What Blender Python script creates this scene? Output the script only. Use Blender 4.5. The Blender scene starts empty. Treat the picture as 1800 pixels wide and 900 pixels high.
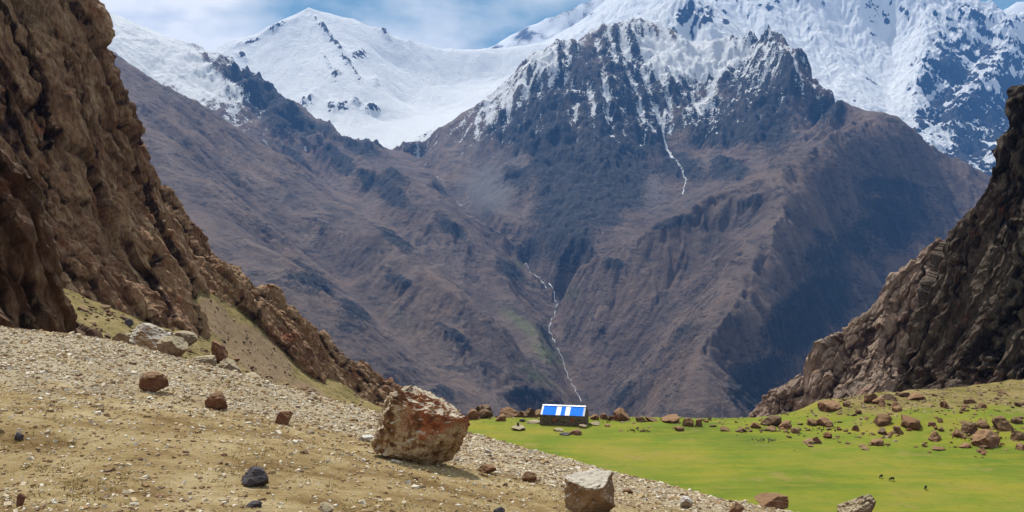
import bpy, bmesh, math, random
import numpy as np
from mathutils import Vector, Matrix, Euler

# ------------------------------------------------------------------ camera, sky, sun, exposure
S = bpy.context.scene
COL = S.collection
F = 900 / math.tan(math.radians(30))          # focal length in photograph pixels (1800 wide)
CZ = 42.0                                     # eye height above the meadow
cam_d = bpy.data.cameras.new('camera'); cam = bpy.data.objects.new('camera', cam_d); COL.objects.link(cam)
cam_d.sensor_width = 36; cam_d.lens = 18 / math.tan(math.radians(30))
cam_d.clip_start = 0.5; cam_d.clip_end = 80000
cam.location = (0, 0, CZ); cam.rotation_euler = (math.radians(90), 0, 0)
S.camera = cam

SUN_EL, SUN_AZ = 59, -24                      # azimuth measured from +Y (view direction), minus = left
W = bpy.data.worlds.new('World'); S.world = W; W.use_nodes = True
S.view_settings.view_transform = 'Standard'; S.view_settings.look = 'None'
S.view_settings.exposure = 0.2; S.view_settings.gamma = 1
S.cycles.use_denoising = True
S.cycles.volume_bounces = 0
S.cycles.max_bounces = 6
S.cycles.volume_max_steps = 64

def world_sky():
    nt = W.node_tree; N = nt.nodes; L = nt.links; N.clear()
    out = N.new('ShaderNodeOutputWorld'); bg = N.new('ShaderNodeBackground'); L.new(bg.outputs[0], out.inputs[0])
    sky = N.new('ShaderNodeTexSky'); sky.sky_type = 'NISHITA'; sky.sun_disc = False
    sky.sun_elevation = math.radians(SUN_EL); sky.sun_rotation = math.radians(SUN_AZ)
    sky.altitude = 3500; sky.air_density = 1.3; sky.dust_density = 0.6; sky.ozone_density = 2.0
    geo = N.new('ShaderNodeTexCoord')
    # soft broken cloud all over the sky, looked up by direction
    mp = N.new('ShaderNodeMapping'); mp.inputs['Scale'].default_value = (1.6, 1.6, 3.4); mp.inputs['Location'].default_value = (1, 7, 4)
    L.new(geo.outputs['Generated'], mp.inputs[0])
    n1 = N.new('ShaderNodeTexNoise'); n1.inputs['Scale'].default_value = 1.9; n1.inputs['Detail'].default_value = 9; n1.inputs['Roughness'].default_value = .52; n1.inputs['Distortion'].default_value = .35
    L.new(mp.outputs[0], n1.inputs['Vector'])
    cr = N.new('ShaderNodeValToRGB'); L.new(n1.outputs[0], cr.inputs[0])
    cr.color_ramp.elements[0].position = .30; cr.color_ramp.elements[0].color = (0, 0, 0, 1)
    cr.color_ramp.elements[1].position = .46; cr.color_ramp.elements[1].color = (1, 1, 1, 1)
    n2 = N.new('ShaderNodeTexNoise'); n2.inputs['Scale'].default_value = 1.6; n2.inputs['Detail'].default_value = 7; L.new(mp.outputs[0], n2.inputs['Vector'])
    cc = N.new('ShaderNodeValToRGB'); L.new(n2.outputs[0], cc.inputs[0])
    cc.color_ramp.elements[0].position = .42; cc.color_ramp.elements[0].color = (2.8, 4.7, 5.6, 1)
    cc.color_ramp.elements[1].position = .53; cc.color_ramp.elements[1].color = (15., 14.4, 13.2, 1)
    mx = N.new('ShaderNodeMix'); mx.data_type = 'RGBA'
    mul = N.new('ShaderNodeMath'); mul.operation = 'MULTIPLY'; mul.inputs[1].default_value = .9; L.new(cr.outputs[0], mul.inputs[0])
    L.new(mul.outputs[0], mx.inputs[0]); L.new(sky.outputs[0], mx.inputs[6]); L.new(cc.outputs[0], mx.inputs[7])
    L.new(mx.outputs[2], bg.inputs[0]); bg.inputs[1].default_value = 0.075
world_sky()

sd = bpy.data.lights.new('sun', 'SUN'); sun = bpy.data.objects.new('sun', sd); COL.objects.link(sun)
sd.energy = 5.0; sd.angle = math.radians(.5); sd.color = (1, .955, .88)
_e, _a = math.radians(SUN_EL), math.radians(SUN_AZ)
TOSUN = Vector((math.sin(_a) * math.cos(_e), math.cos(_a) * math.cos(_e), math.sin(_e)))
sun.rotation_euler = TOSUN.to_track_quat('Z', 'Y').to_euler()
HAZE_DENSITY = 3.0e-5
# ------------------------------------------------------------------ helpers
def hsh(ix, iy, iz=0, seed=0):
    h = (np.asarray(ix, dtype=np.int64) * 374761393 + np.asarray(iy, dtype=np.int64) * 668265263 + np.asarray(iz, dtype=np.int64) * 2147483647 + seed * 1274126177) & 0xffffffff
    h = ((h ^ (h >> 13)) * 1274126177) & 0xffffffff
    h = ((h ^ (h >> 15)) * 2246822519) & 0xffffffff
    return (h ^ (h >> 16))
_rg = np.random.RandomState(7); _G = _rg.normal(size=(256, 3)); _G /= np.linalg.norm(_G, axis=1)[:, None]
def perlin(x, y, z=None, seed=0):
    x, y = np.asarray(x, float), np.asarray(y, float)
    z = np.zeros_like(x) if z is None else np.asarray(z, float)
    i, j, k = np.floor(x).astype(np.int64), np.floor(y).astype(np.int64), np.floor(z).astype(np.int64)
    fx, fy, fz = x - i, y - j, z - k
    u, v, w = (t * t * t * (t * (t * 6 - 15) + 10) for t in (fx, fy, fz))
    r = 0
    for a in (0, 1):
        for b in (0, 1):
            for c in (0, 1):
                g = _G[hsh(i + a, j + b, k + c, seed) & 255]
                d = g[..., 0] * (fx - a) + g[..., 1] * (fy - b) + g[..., 2] * (fz - c)
                r = r + d * (u if a else 1 - u) * (v if b else 1 - v) * (w if c else 1 - w)
    return r * 1.6
def fbm(x, y, z=None, o=5, seed=0, gain=.5, ridge=False):
    z = np.zeros_like(x) if z is None else z
    s, a, t = 0, 1., 0
    for q in range(o):
        n = perlin(x, y, z, seed + q)
        s = s + a * ((1 - 2 * np.abs(n)) if ridge else n); t += a; a *= gain
        x, y, z = x * 2.03 + 7.1, y * 2.03 - 3.3, z * 2.03 + 1.7
    return s / t
def cells(x, y, z, seed=0):
    """distance to the nearest and second cell point, and the nearest cell's random value"""
    i, j, k = (np.floor(t).astype(np.int64) for t in (x, y, z))
    f1 = np.full(x.shape, 9.); f2 = f1.copy(); idv = np.zeros(x.shape)
    for a in (-1, 0, 1):
        for b in (-1, 0, 1):
            for c in (-1, 0, 1):
                h = hsh(i + a, j + b, k + c, seed)
                px, py, pz = (h & 1023) / 1023., ((h >> 10) & 1023) / 1023., ((h >> 20) & 1023) / 1023.
                d = np.sqrt((i + a + px - x) ** 2 + (j + b + py - y) ** 2 + (k + c + pz - z) ** 2)
                m = d < f1
                f2 = np.where(m, f1, np.minimum(f2, d)); idv = np.where(m, (h >> 7 & 255) / 255., idv); f1 = np.where(m, d, f1)
    return f1, f2, idv
def facets(x, y, z, seed=0):
    """broken planar steps: every cell is a tilted flat with its own offset; also how near the joint is"""
    i, j, k = (np.floor(t).astype(np.int64) for t in (x, y, z))
    f1 = np.full(x.shape, 9.); f2 = f1.copy(); val = np.zeros(x.shape)
    for a in (-1, 0, 1):
        for b in (-1, 0, 1):
            for c in (-1, 0, 1):
                h = hsh(i + a, j + b, k + c, seed)
                dx, dy, dz = x - i - a - (h & 1023) / 1023., y - j - b - ((h >> 10) & 1023) / 1023., z - k - c - ((h >> 20) & 1023) / 1023.
                d = np.sqrt(dx * dx + dy * dy + dz * dz); m = d < f1; g = _G[(h >> 5) & 255]
                f2 = np.where(m, f1, np.minimum(f2, d)); val = np.where(m, ((h >> 13) & 255) / 255. - .5 + .9 * (g[..., 0] * dx + g[..., 1] * dy + g[..., 2] * dz), val); f1 = np.where(m, d, f1)
    return val, f2 - f1
def sstep(a, b, x):
    t = np.clip((x - a) / (b - a), 0, 1); return t * t * (3 - 2 * t)
def P(px, py, r):
    """world point seen at photograph pixel px,py at depth r"""
    return ((px - 900) / F * r, r, CZ + (450 - py) / F * r)
def dense(line, rel=.012):
    pts = [np.array(P(*p)) for p in line]; out = [pts[0]]
    for a, b in zip(pts, pts[1:]):
        n = max(1, int(np.linalg.norm(b - a) / (rel * a[1])))
        out += [a + (b - a) * t / n for t in range(1, n + 1)]
    return out
class Surf:
    """scattered-data surface through ridge, spur and valley lines"""
    def __init__(s, lines, free=(), k=1, rel=.012):
        pts, tag = [], []
        for t, ln, back in lines:
            d = dense(ln, rel) if len(ln) > 1 else [np.array(P(*ln[0]))]
            pts += d; tag += [t] * len(d)
            if back:
                for q in d[::2]:
                    pts.append(q + np.array([0, back[0], -back[1]])); tag.append(t)
        for q in free: pts.append(np.array(q, float)); tag.append(None)
        A = np.array(pts); keep = []; seen = set()
        for n, q in enumerate(A):
            key = (round(q[0] / (q[1] * rel * .4)), round(q[1] / (q[1].clip(1) * rel * .4) if 0 else q[1] / (A[:, 1].mean() * rel * .4)))
            if key not in seen: seen.add(key); keep.append(n)
        A = A[keep]; s.tag = [tag[n] for n in keep]
        s.c = A[:, :2].mean(0); s.s = A[:, :2].std(); s.p = (A[:, :2] - s.c) / s.s; s.k = k
        n = len(A); M = np.zeros((n + 3, n + 3))
        M[:n, :n] = s.phi(np.linalg.norm(s.p[:, None] - s.p[None], axis=2)); M[:n, n] = 1; M[:n, n + 1:] = s.p
        M[n:, :n] = M[:n, n:].T
        s.w = np.linalg.solve(M, np.concatenate([A[:, 2], np.zeros(3)]))
    def phi(s, r): return -r if s.k == 1 else r ** 3
    def __call__(s, x, y, nearest=False):
        sh = x.shape; x, y = (x.ravel() - s.c[0]) / s.s, (y.ravel() - s.c[1]) / s.s
        n = len(s.p); o = s.w[n] + s.w[n + 1] * x + s.w[n + 2] * y
        best = np.full(x.shape, 1e9); bi = np.zeros(x.shape, int)
        for q in range(n):
            d = np.sqrt((x - s.p[q, 0]) ** 2 + (y - s.p[q, 1]) ** 2); o = o + s.w[q] * s.phi(d)
            if nearest:
                m = d < best; best[m] = d[m]; bi[m] = q
        return (o.reshape(sh), bi.reshape(sh)) if nearest else o.reshape(sh)
def erode(x, y, gx, gy, scale, o=5, seed=0, branch=1.6, gain=.48, strength=1.0):
    """gullies and rills running down the local slope; returns about -1..1"""
    X, Y = x / scale, y / scale
    m = np.sqrt(gx * gx + gy * gy) + 1e-9
    k = np.minimum(m, 1.0) / m * strength
    dx, dy = gy * k, -gx * k
    hs = np.zeros_like(x); hx = np.zeros_like(x); hy = np.zeros_like(x); a, f, tot = 1., 1., 0
    for q in range(o):
        ex, ey = dx + hy * branch, dy - hx * branch
        PX, PY = X * f, Y * f; ix, iy = np.floor(PX), np.floor(PY); fx, fy = PX - ix, PY - iy
        vs = np.zeros_like(x); vx = vs.copy(); vy = vs.copy(); wt = vs.copy()
        for i in (-2, -1, 0, 1):
            for j in (-2, -1, 0, 1):
                h = hsh(ix.astype(np.int64) - i, iy.astype(np.int64) - j, q, seed)
                qx, qy = fx + i - (h & 1023) / 2046., fy + j - ((h >> 10) & 1023) / 2046.
                w = np.exp(-2 * (qx * qx + qy * qy)); wt += w
                mg = (qx * ex + qy * ey) * 2 * math.pi
                vs += np.cos(mg) * w; sn = -np.sin(mg) * w; vx += sn * ex; vy += sn * ey
        hs += vs / wt * a; hx += vx / wt * a; hy += vy / wt * a; tot += a; a *= gain; f *= 2.0
    return hs / tot
def fan(u0, u1, nu, y0, y1, ny):
    u = np.linspace(u0, u1, nu); y = np.exp(np.linspace(math.log(y0), math.log(y1), ny))
    U, Y = np.meshgrid(u, y); return U * Y, Y
def grid_faces(nr, nc):
    a = (np.arange(nr - 1)[:, None] * nc + np.arange(nc - 1)[None]).ravel()
    return np.stack([a, a + 1, a + nc + 1, a + nc], 1)
def mesh_np(name, co, faces, attrs=None, smooth=True):
    """faces: (n,3) or (n,4) int array"""
    me = bpy.data.meshes.new(name); co = np.ascontiguousarray(co, dtype=np.float32); faces = np.ascontiguousarray(faces, dtype=np.int32)
    me.vertices.add(len(co)); me.vertices.foreach_set('co', co.ravel())
    k = faces.shape[1]; me.loops.add(faces.size); me.loops.foreach_set('vertex_index', faces.ravel())
    me.polygons.add(len(faces)); me.polygons.foreach_set('loop_start', np.arange(0, faces.size, k, dtype=np.int32))
    me.polygons.foreach_set('use_smooth', np.full(len(faces), smooth))
    for n, v in (attrs or {}).items():
        at = me.attributes.new(n, 'FLOAT', 'POINT'); at.data.foreach_set('value', np.ascontiguousarray(v, dtype=np.float32).ravel())
    me.update(calc_edges=True); return me
def obj(name, me, mat, parent=None, kind=None, label=None, cat=None, group=None, loc=None, rot=None):
    o = bpy.data.objects.new(name, me); COL.objects.link(o)
    if mat is not None and me is not None and not me.materials: me.materials.append(mat)
    if parent: o.parent = parent
    if loc is not None: o.location = loc
    if rot is not None: o.rotation_euler = rot
    if kind: o['kind'] = kind
    if label: o['label'] = label
    if cat: o['category'] = cat
    if group: o['group'] = group
    return o
def submesh(co, faces, mask, attrs):
    f = faces[mask]; used = np.unique(f); rm = np.full(len(co), -1); rm[used] = np.arange(len(used))
    return co[used], rm[f], {k: v.ravel()[used] for k, v in attrs.items()}

# ------------------------------------------------------------------ material kit
class NT:
    def __init__(s, name, rough=.9, spec=.25):
        s.m = bpy.data.materials.new(name); s.m.use_nodes = True; s.t = s.m.node_tree; s.N = s.t.nodes; s.L = s.t.links
        s.b = s.N['Principled BSDF']; s.b.inputs['Roughness'].default_value = rough; s.b.inputs['Specular IOR Level'].default_value = spec
        s.co = s.N.new('ShaderNodeTexCoord')
    def attr(s, n):
        a = s.N.new('ShaderNodeAttribute'); a.attribute_name = n; return a.outputs['Fac']
    def map(s, scale=(1, 1, 1), rot=(0, 0, 0), src='Object'):
        m = s.N.new('ShaderNodeMapping'); m.inputs['Scale'].default_value = scale; m.inputs['Rotation'].default_value = rot
        s.L.new(s.co.outputs[src], m.inputs[0]); return m.outputs[0]
    def noise(s, scale, detail=6, rough=.6, vec=None, dist=0):
        n = s.N.new('ShaderNodeTexNoise'); n.inputs['Scale'].default_value = scale; n.inputs['Detail'].default_value = detail
        n.inputs['Roughness'].default_value = rough; n.inputs['Distortion'].default_value = dist
        s.L.new(vec if vec is not None else s.co.outputs['Object'], n.inputs['Vector']); return n.outputs[0]
    def vor(s, scale, vec=None, feat='F1', out='Distance'):
        n = s.N.new('ShaderNodeTexVoronoi'); n.feature = feat; n.inputs['Scale'].default_value = scale
        s.L.new(vec if vec is not None else s.co.outputs['Object'], n.inputs['Vector']); return n.outputs[out]
    def mth(s, op, a, b=0, clamp=False):
        n = s.N.new('ShaderNodeMath'); n.operation = op; n.use_clamp = clamp
        for k, v in enumerate((a, b)):
            if isinstance(v, (int, float)): n.inputs[k].default_value = v
            else: s.L.new(v, n.inputs[k])
        return n.outputs[0]
    def rng(s, v, a, b, c=0., d=1.):
        n = s.N.new('ShaderNodeMapRange'); n.inputs[1].default_value = a; n.inputs[2].default_value = b; n.inputs[3].default_value = c; n.inputs[4].default_value = d
        n.interpolation_type = 'SMOOTHSTEP'; s.L.new(v, n.inputs[0]); return n.outputs[0]
    def mix(s, f, a, b, mode='MIX'):
        n = s.N.new('ShaderNodeMix'); n.data_type = 'RGBA'; n.blend_type = mode
        if isinstance(f, (int, float)): n.inputs[0].default_value = f
        else: s.L.new(f, n.inputs[0])
        for k, v in ((6, a), (7, b)):
            if isinstance(v, tuple): n.inputs[k].default_value = (*v, 1)
            else: s.L.new(v, n.inputs[k])
        return n.outputs[2]
    def ramp(s, v, stops):
        n = s.N.new('ShaderNodeValToRGB'); s.L.new(v, n.inputs[0]); e = n.color_ramp.elements
        while len(e) < len(stops): e.new(.5)
        for q, (p, c) in zip(e, stops): q.position = p; q.color = (*c, 1)
        return n.outputs[0]
    def color(s, c): s.L.new(c, s.b.inputs['Base Color'])
    def bump(s, h, dist, strength=1.0, prev=None):
        n = s.N.new('ShaderNodeBump'); n.inputs['Distance'].default_value = dist; n.inputs['Strength'].default_value = strength
        s.L.new(h, n.inputs['Height'])
        if prev is not None: s.L.new(prev, n.inputs['Normal'])
        s.L.new(n.outputs[0], s.b.inputs['Normal']); return n.outputs[0]

def mat_mountain():
    """scree and dark rock with snow in the gullies; attributes hold where each lies, rock also carries painted shade"""
    t = NT('mountain_rock_scree_snow')
    snow, rock, green, pale = t.attr('snow'), t.attr('rock'), t.attr('green'), t.attr('pale')
    n1 = t.noise(.004, 8, .6); n2 = t.noise(.022, 9, .65); n3 = t.noise(.07, 6, .7)
    tone = t.attr('tone')
    sc = t.ramp(n1, [(.3, (.074, .054, .050)), (.5, (.145, .098, .080)), (.7, (.108, .086, .078))])
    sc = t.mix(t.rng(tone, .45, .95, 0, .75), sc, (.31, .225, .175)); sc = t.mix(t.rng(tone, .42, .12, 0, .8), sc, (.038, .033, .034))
    sc = t.mix(t.rng(n2, .45, .7, 0, .4), sc, (.17, .125, .10))
    led = t.noise(.016, 10, .72, t.map((1, 1, 2.6)), .6); fine = t.noise(.11, 5, .75)
    sc = t.mix(t.rng(t.mth('ADD', led, t.mth('MULTIPLY', t.mth('SUBTRACT', fine, .5), .35)), .525, .60, 0, .8), sc, (.030, .027, .030))
    sc = t.mix(t.rng(fine, .40, .58, .30, 0), sc, (.040, .034, .034)); sc = t.mix(t.rng(t.noise(.0035, 9, .66, t.map((1, 1, .6)), .8), .48, .66, 0, .65), sc, (.25, .168, .122))
    sc = t.mix(t.rng(pale, .2, .9, 0, .8), sc, (.17, .165, .16))
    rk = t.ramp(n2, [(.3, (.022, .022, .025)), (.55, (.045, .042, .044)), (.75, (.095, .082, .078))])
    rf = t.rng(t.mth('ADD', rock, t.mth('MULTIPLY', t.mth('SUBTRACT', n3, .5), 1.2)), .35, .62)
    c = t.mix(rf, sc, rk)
    c = t.mix(t.mth('MULTIPLY', t.rng(green, .1, 1), t.rng(n3, .3, .6)), c, (.16, .19, .07))
    sf = t.rng(t.mth('ADD', snow, t.mth('MULTIPLY', t.mth('SUBTRACT', n3, .5), 1.5)), .42, .56)
    c = t.mix(sf, c, (.86, .88, .90))
    t.color(c)
    hb = t.mth('ADD', t.noise(.03, 10, .74), t.mth('MULTIPLY', sf, .08))
    t.bump(hb, 48, 1.0)
    return t.m

MOUNT = mat_mountain()
def grad(x, y, h):
    """world gradient on a fan grid"""
    hu = np.gradient(h, axis=1); hv = np.gradient(h, axis=0); xu = np.gradient(x, axis=1); xv = np.gradient(x, axis=0); yv = np.gradient(y, axis=0)
    gx = hu / xu; gy = (hv - gx * xv) / yv
    return gx, gy
def blobs(x, y, z, lst):
    """soft spots placed in the world: (px, py, rx, ry) seen from the meadow's rim"""
    m = np.zeros_like(x); pu, pv = 900 + F * x / y, 450 - F * (z - CZ) / y
    for b in lst:
        a = math.radians(b[5]) if len(b) > 5 else 0; w = b[4] if len(b) > 4 else 1
        dx, dy = pu - b[0], pv - b[1]; ex, ey = (dx * math.cos(a) + dy * math.sin(a)) / b[2], (-dx * math.sin(a) + dy * math.cos(a)) / b[3]
        m = np.maximum(m, w * np.exp(-(ex * ex + ey * ey))) if w > 0 else m + w * np.exp(-(ex * ex + ey * ey))
    return m

def mountain_mesh(surf, box, n, amp, scale, seed, style, sharp=0.0, erase=None):
    x, y = fan(box[0], box[1], n[0], box[2], box[3], n[1])
    wx, wy = fbm(x / (scale * 1.5), y / (scale * 1.5), o=4, seed=seed) * scale * .22, fbm(x / (scale * 1.5), y / (scale * 1.5), o=4, seed=seed + 9) * scale * .22
    h0, near = surf(x + wx * .5, y + wy * .5, True)
    gx, gy = grad(x, y, h0)
    for _ in range(3):
        for g in (gx, gy): g[1:-1, 1:-1] = (g[1:-1, 1:-1] * 2 + g[:-2, 1:-1] + g[2:, 1:-1] + g[1:-1, :-2] + g[1:-1, 2:]) / 6
    e1 = erode(x + wx, y + wy, gx, gy, scale, 4, seed, gain=.5)
    sr = 1 - 2.2 * np.abs(erode(x + wx * .3, y + wy * .3, gx, gy, scale * .42, 4, seed + 50, gain=.62, branch=1.1))
    slope = np.sqrt(gx ** 2 + gy ** 2)
    rg = fbm(x / scale * 1.7, y / scale * 1.7, o=7, seed=seed + 3, gain=.55, ridge=True)
    A = amp * np.clip(slope / .5, .25, 1.3)
    return x, y, h0, e1, rg, A, slope, near, sr
# ------------------------------------------------------------------ the valley's own mountains (left slope, shoulder, centre, right)
L_crest = [(60, 20, 5200), (120, 60, 5100), (215, 114, 5000), (260, 145, 4950), (300, 166, 4950), (345, 192, 5000), (390, 219, 5080), (430, 243, 5160), (500, 292, 5250)]
L_spur = [(500, 292, 5250), (600, 372, 4650), (700, 440, 4150), (800, 520, 3700), (880, 612, 3450), (935, 680, 3350), (955, 745, 3250)]
L_spur2 = [(260, 145, 4950), (330, 300, 4200), (420, 400, 3750), (540, 500, 3400), (640, 600, 3100), (690, 690, 2900), (720, 780, 2700)]
L_dip = [(420, 300, 4750), (500, 400, 4350), (600, 490, 4050), (700, 590, 3600), (790, 690, 3150), (830, 770, 2850)]
L_spur3 = [(640, 287, 6050), (720, 328, 5350), (770, 372, 4950), (820, 425, 4750), (900, 515, 4400), (945, 582, 4000), (970, 640, 3720)]
L_dip3 = [(560, 330, 5450), (660, 392, 5050), (760, 472, 4550), (850, 562, 4150), (925, 650, 3650)]
L_low = [(200, 420, 3300), (350, 560, 2950), (480, 680, 2700), (560, 790, 2450)]
SH = [(60, 0, 8000), (140, 20, 7800), (186, 32, 7600), (215, 45, 7550), (240, 60, 7500), (270, 74, 7450), (320, 88, 7300), (360, 97, 7200), (400, 120, 7100), (440, 152, 7000), (480, 182, 6900), (530, 206, 6800), (570, 226, 6750), (600, 246, 6700), (640, 263, 6650), (690, 285, 6500), (740, 296, 6350)]
SH_dip = [(250, 150, 6200), (330, 195, 6000), (400, 232, 5900), (450, 262, 5800), (540, 310, 5700), (640, 350, 5500)]
STREAM = [(700, 264, 7000), (735, 280, 6600), (770, 297, 6200), (800, 342, 5850), (840, 390, 5500), (880, 430, 5250), (915, 458, 5080), (945, 482, 4920), (975, 512, 4750), (982, 535, 4600), (965, 575, 4330), (985, 610, 4120), (1000, 650, 3900), (1020, 690, 3680), (1045, 725, 3480), (1070, 775, 3250), (1085, 830, 2900)]
C_crest = [(700, 262, 7100), (755, 243, 6950), (800, 215, 7000), (850, 180, 7100), (900, 140, 7200), (945, 96, 7300), (985, 82, 7400), (1030, 73, 7450), (1060, 53, 7500), (1100, 40, 7600), (1132, 47, 7600), (1177, 67, 7600), (1205, 82, 7600), (1243, 77, 7500), (1283, 77, 7400), (1320, 78, 7250), (1350, 70, 7100), (1372, 98, 6900), (1400, 128, 6650), (1440, 160, 6300), (1480, 192, 5900), (1520, 215, 5400)]
C_s1 = [(1030, 73, 7450), (1010, 130, 7000), (985, 200, 6500), (950, 290, 6000), (925, 370, 5500), (905, 425, 5050)]
C_s2 = [(1110, 60, 7400), (1120, 130, 6950), (1145, 210, 6500), (1125, 300, 5900), (1090, 380, 5200), (1040, 445, 4600)]
C_s3 = [(1320, 78, 7250), (1310, 150, 6750), (1285, 210, 6350), (1280, 280, 5800), (1262, 335, 5250)]
C_s4 = [(1205, 140, 7100), (1215, 200, 6700), (1235, 270, 6150), (1225, 330, 5500)]
C_lip = [(1150, 100, 7300), (1180, 118, 7200), (1230, 132, 7150), (1283, 140, 7050)]
C_g1 = [(1170, 140, 6950), (1182, 200, 6650), (1163, 252, 6350), (1182, 292, 6000), (1206, 328, 5650), (1200, 352, 5350), (1180, 390, 4950)]
C_g2 = [(1065, 150, 6750), (1055, 230, 6250), (1035, 330, 5550), (985, 440, 4800)]
C_g3 = [(900, 230, 6650), (870, 300, 6150), (860, 350, 5750), (880, 400, 5200)]
R_left = [(1520, 215, 5400), (1470, 238, 5150), (1400, 272, 4850), (1320, 322, 4600), (1250, 352, 4450), (1200, 382, 4350), (1120, 432, 4300), (1050, 462, 4380), (1005, 500, 4500)]
R_spur = [(1520, 215, 5400), (1470, 280, 4850), (1425, 340, 4450), (1385, 392, 4120), (1350, 455, 3800), (1290, 560, 3380), (1230, 650, 3050), (1180, 740, 2780)]
R_dip = [(1300, 400, 4270), (1215, 500, 3990), (1160, 600, 3740), (1125, 690, 3450)]
R_rib2 = [(1250, 352, 4450), (1190, 450, 4160), (1125, 540, 4030), (1080, 620, 3880), (1070, 690, 3690)]
R_crest = [(1560, 227, 5450), (1600, 235, 5500), (1640, 266, 5600), (1700, 298, 5700), (1750, 345, 5800), (1830, 400, 5900), (1950, 470, 6000)]
R_face = [(1540, 300, 5100), (1500, 430, 4650), (1470, 540, 4120), (1400, 650, 3590), (1320, 730, 3130)]
R_fr2 = [(1440, 400, 4320), (1420, 500, 3970), (1350, 620, 3400)]
R_rib = [(1640, 266, 5600), (1620, 400, 5050), (1620, 520, 4500), (1600, 640, 4000), (1560, 760, 3500)]
V_floor = [(0, 720, 3000), (300, 920, 2400), (560, 930, 2400), (830, 940, 2350), (1100, 930, 2320), (1350, 910, 2500), (1600, 880, 2800), (1900, 830, 3200)]
LINES = [('left', L_crest, (600, 170)), ('left', L_spur, None), ('left', L_spur2, None), ('left', L_dip, None), ('left', L_low, None), ('left', L_spur3, None), ('left', L_dip3, None),
         ('shoulder', SH, (500, 330)), ('shoulder', SH_dip, None), ('centre', STREAM, None),
         ('centre', C_crest, (500, 330)), ('centre', C_s1, None), ('centre', C_s2, None), ('centre', C_s3, None), ('centre', C_s4, None), ('centre', C_lip, None), ('centre', C_g1, None), ('centre', C_g2, None), ('centre', C_g3, None),
         ('right', R_left, (220, 90)), ('right', R_spur, None), ('right', R_dip, None), ('right', R_rib2, None), ('right', R_crest, (600, 300)), ('right', R_face, None), ('right', R_fr2, None), ('right', R_rib, None), ('left', V_floor, None)]
def build_valley():
    sf = Surf(LINES, rel=.016)
    x, y, h0, e, rg, A, sl, near, sr = mountain_mesh(sf, (-.72, .76, 1150, 2300, 8300, 600) if 0 else (-.72, .76, 2300, 8300), (1150, 560), 46, 560, 11, None)
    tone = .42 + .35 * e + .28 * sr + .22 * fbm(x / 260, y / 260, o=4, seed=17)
    z = h0 + e * A * .85 + sr * A * .34
    rugged = sstep(250, 900, z) * .9 + .25
    pu, pv = 900 + F * x / y, 450 - F * (z - CZ) / y
    rockn = fbm(x / 330, y / 330, z / 200, o=6, seed=31)
    # cliffs: dark outcrops, large on the centre massif, scattered bands on the slopes; broad right and lower left patches put shade into rock colour
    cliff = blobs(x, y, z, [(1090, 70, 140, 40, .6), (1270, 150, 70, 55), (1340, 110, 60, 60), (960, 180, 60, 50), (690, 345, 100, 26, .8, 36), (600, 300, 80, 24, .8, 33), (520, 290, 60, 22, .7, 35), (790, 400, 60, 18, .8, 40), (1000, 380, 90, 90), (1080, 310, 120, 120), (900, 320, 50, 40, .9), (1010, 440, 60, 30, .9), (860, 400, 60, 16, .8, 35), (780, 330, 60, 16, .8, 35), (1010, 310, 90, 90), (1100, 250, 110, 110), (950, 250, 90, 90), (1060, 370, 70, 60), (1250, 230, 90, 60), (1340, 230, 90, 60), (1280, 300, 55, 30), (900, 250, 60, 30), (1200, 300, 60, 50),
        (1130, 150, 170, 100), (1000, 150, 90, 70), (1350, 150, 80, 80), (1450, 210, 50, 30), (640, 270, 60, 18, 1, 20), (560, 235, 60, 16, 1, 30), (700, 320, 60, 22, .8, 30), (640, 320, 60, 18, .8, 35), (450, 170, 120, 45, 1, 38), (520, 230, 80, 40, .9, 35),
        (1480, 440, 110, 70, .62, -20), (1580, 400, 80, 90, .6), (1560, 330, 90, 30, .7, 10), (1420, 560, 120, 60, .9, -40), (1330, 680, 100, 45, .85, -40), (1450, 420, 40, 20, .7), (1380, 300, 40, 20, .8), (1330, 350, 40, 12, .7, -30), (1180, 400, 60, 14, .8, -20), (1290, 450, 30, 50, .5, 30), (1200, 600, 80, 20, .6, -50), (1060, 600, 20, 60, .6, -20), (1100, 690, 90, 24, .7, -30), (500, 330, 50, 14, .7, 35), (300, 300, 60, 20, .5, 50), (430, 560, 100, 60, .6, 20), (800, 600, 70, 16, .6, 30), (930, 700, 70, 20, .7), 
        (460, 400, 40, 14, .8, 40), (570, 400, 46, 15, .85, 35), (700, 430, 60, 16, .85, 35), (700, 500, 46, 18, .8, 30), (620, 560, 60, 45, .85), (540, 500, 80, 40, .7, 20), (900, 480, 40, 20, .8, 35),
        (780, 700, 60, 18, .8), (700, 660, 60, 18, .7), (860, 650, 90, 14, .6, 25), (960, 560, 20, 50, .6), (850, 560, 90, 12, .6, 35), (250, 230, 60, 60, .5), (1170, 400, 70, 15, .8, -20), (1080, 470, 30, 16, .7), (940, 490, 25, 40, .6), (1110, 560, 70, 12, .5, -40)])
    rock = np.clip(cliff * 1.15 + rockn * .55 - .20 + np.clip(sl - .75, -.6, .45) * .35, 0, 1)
    craggy = np.clip(rock * 1.4, 0, 1)
    z = z + (rg - .1) * A * (.5 + 1.7 * craggy) * rugged
    c1, c2, cid = cells(x / 60, y / 60, z / 60, 5)
    z = z + craggy * (cid - .5) * 22 + craggy * fbm(x / 45, y / 45, o=4, seed=77, ridge=True) * 14
    stx = np.interp(y, [q[1] for q in map(lambda p: P(*p), STREAM[::-1])], [P(*p)[0] for p in STREAM[::-1]])
    VGX, VGY = grad(x, y, h0); fs = erode(x, y, VGX, VGY, 120, 3, 5, gain=.6)
    z = z + fs * 16 * craggy * sstep(5000, 6000, y) + fbm(x / 120, y / 120, o=4, seed=5) * 7 - 50 * np.exp(-((x - stx) / 95) ** 2) * sstep(6900, 6300, y) * (1 + .5 * sstep(4900, 5400, y))
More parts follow.
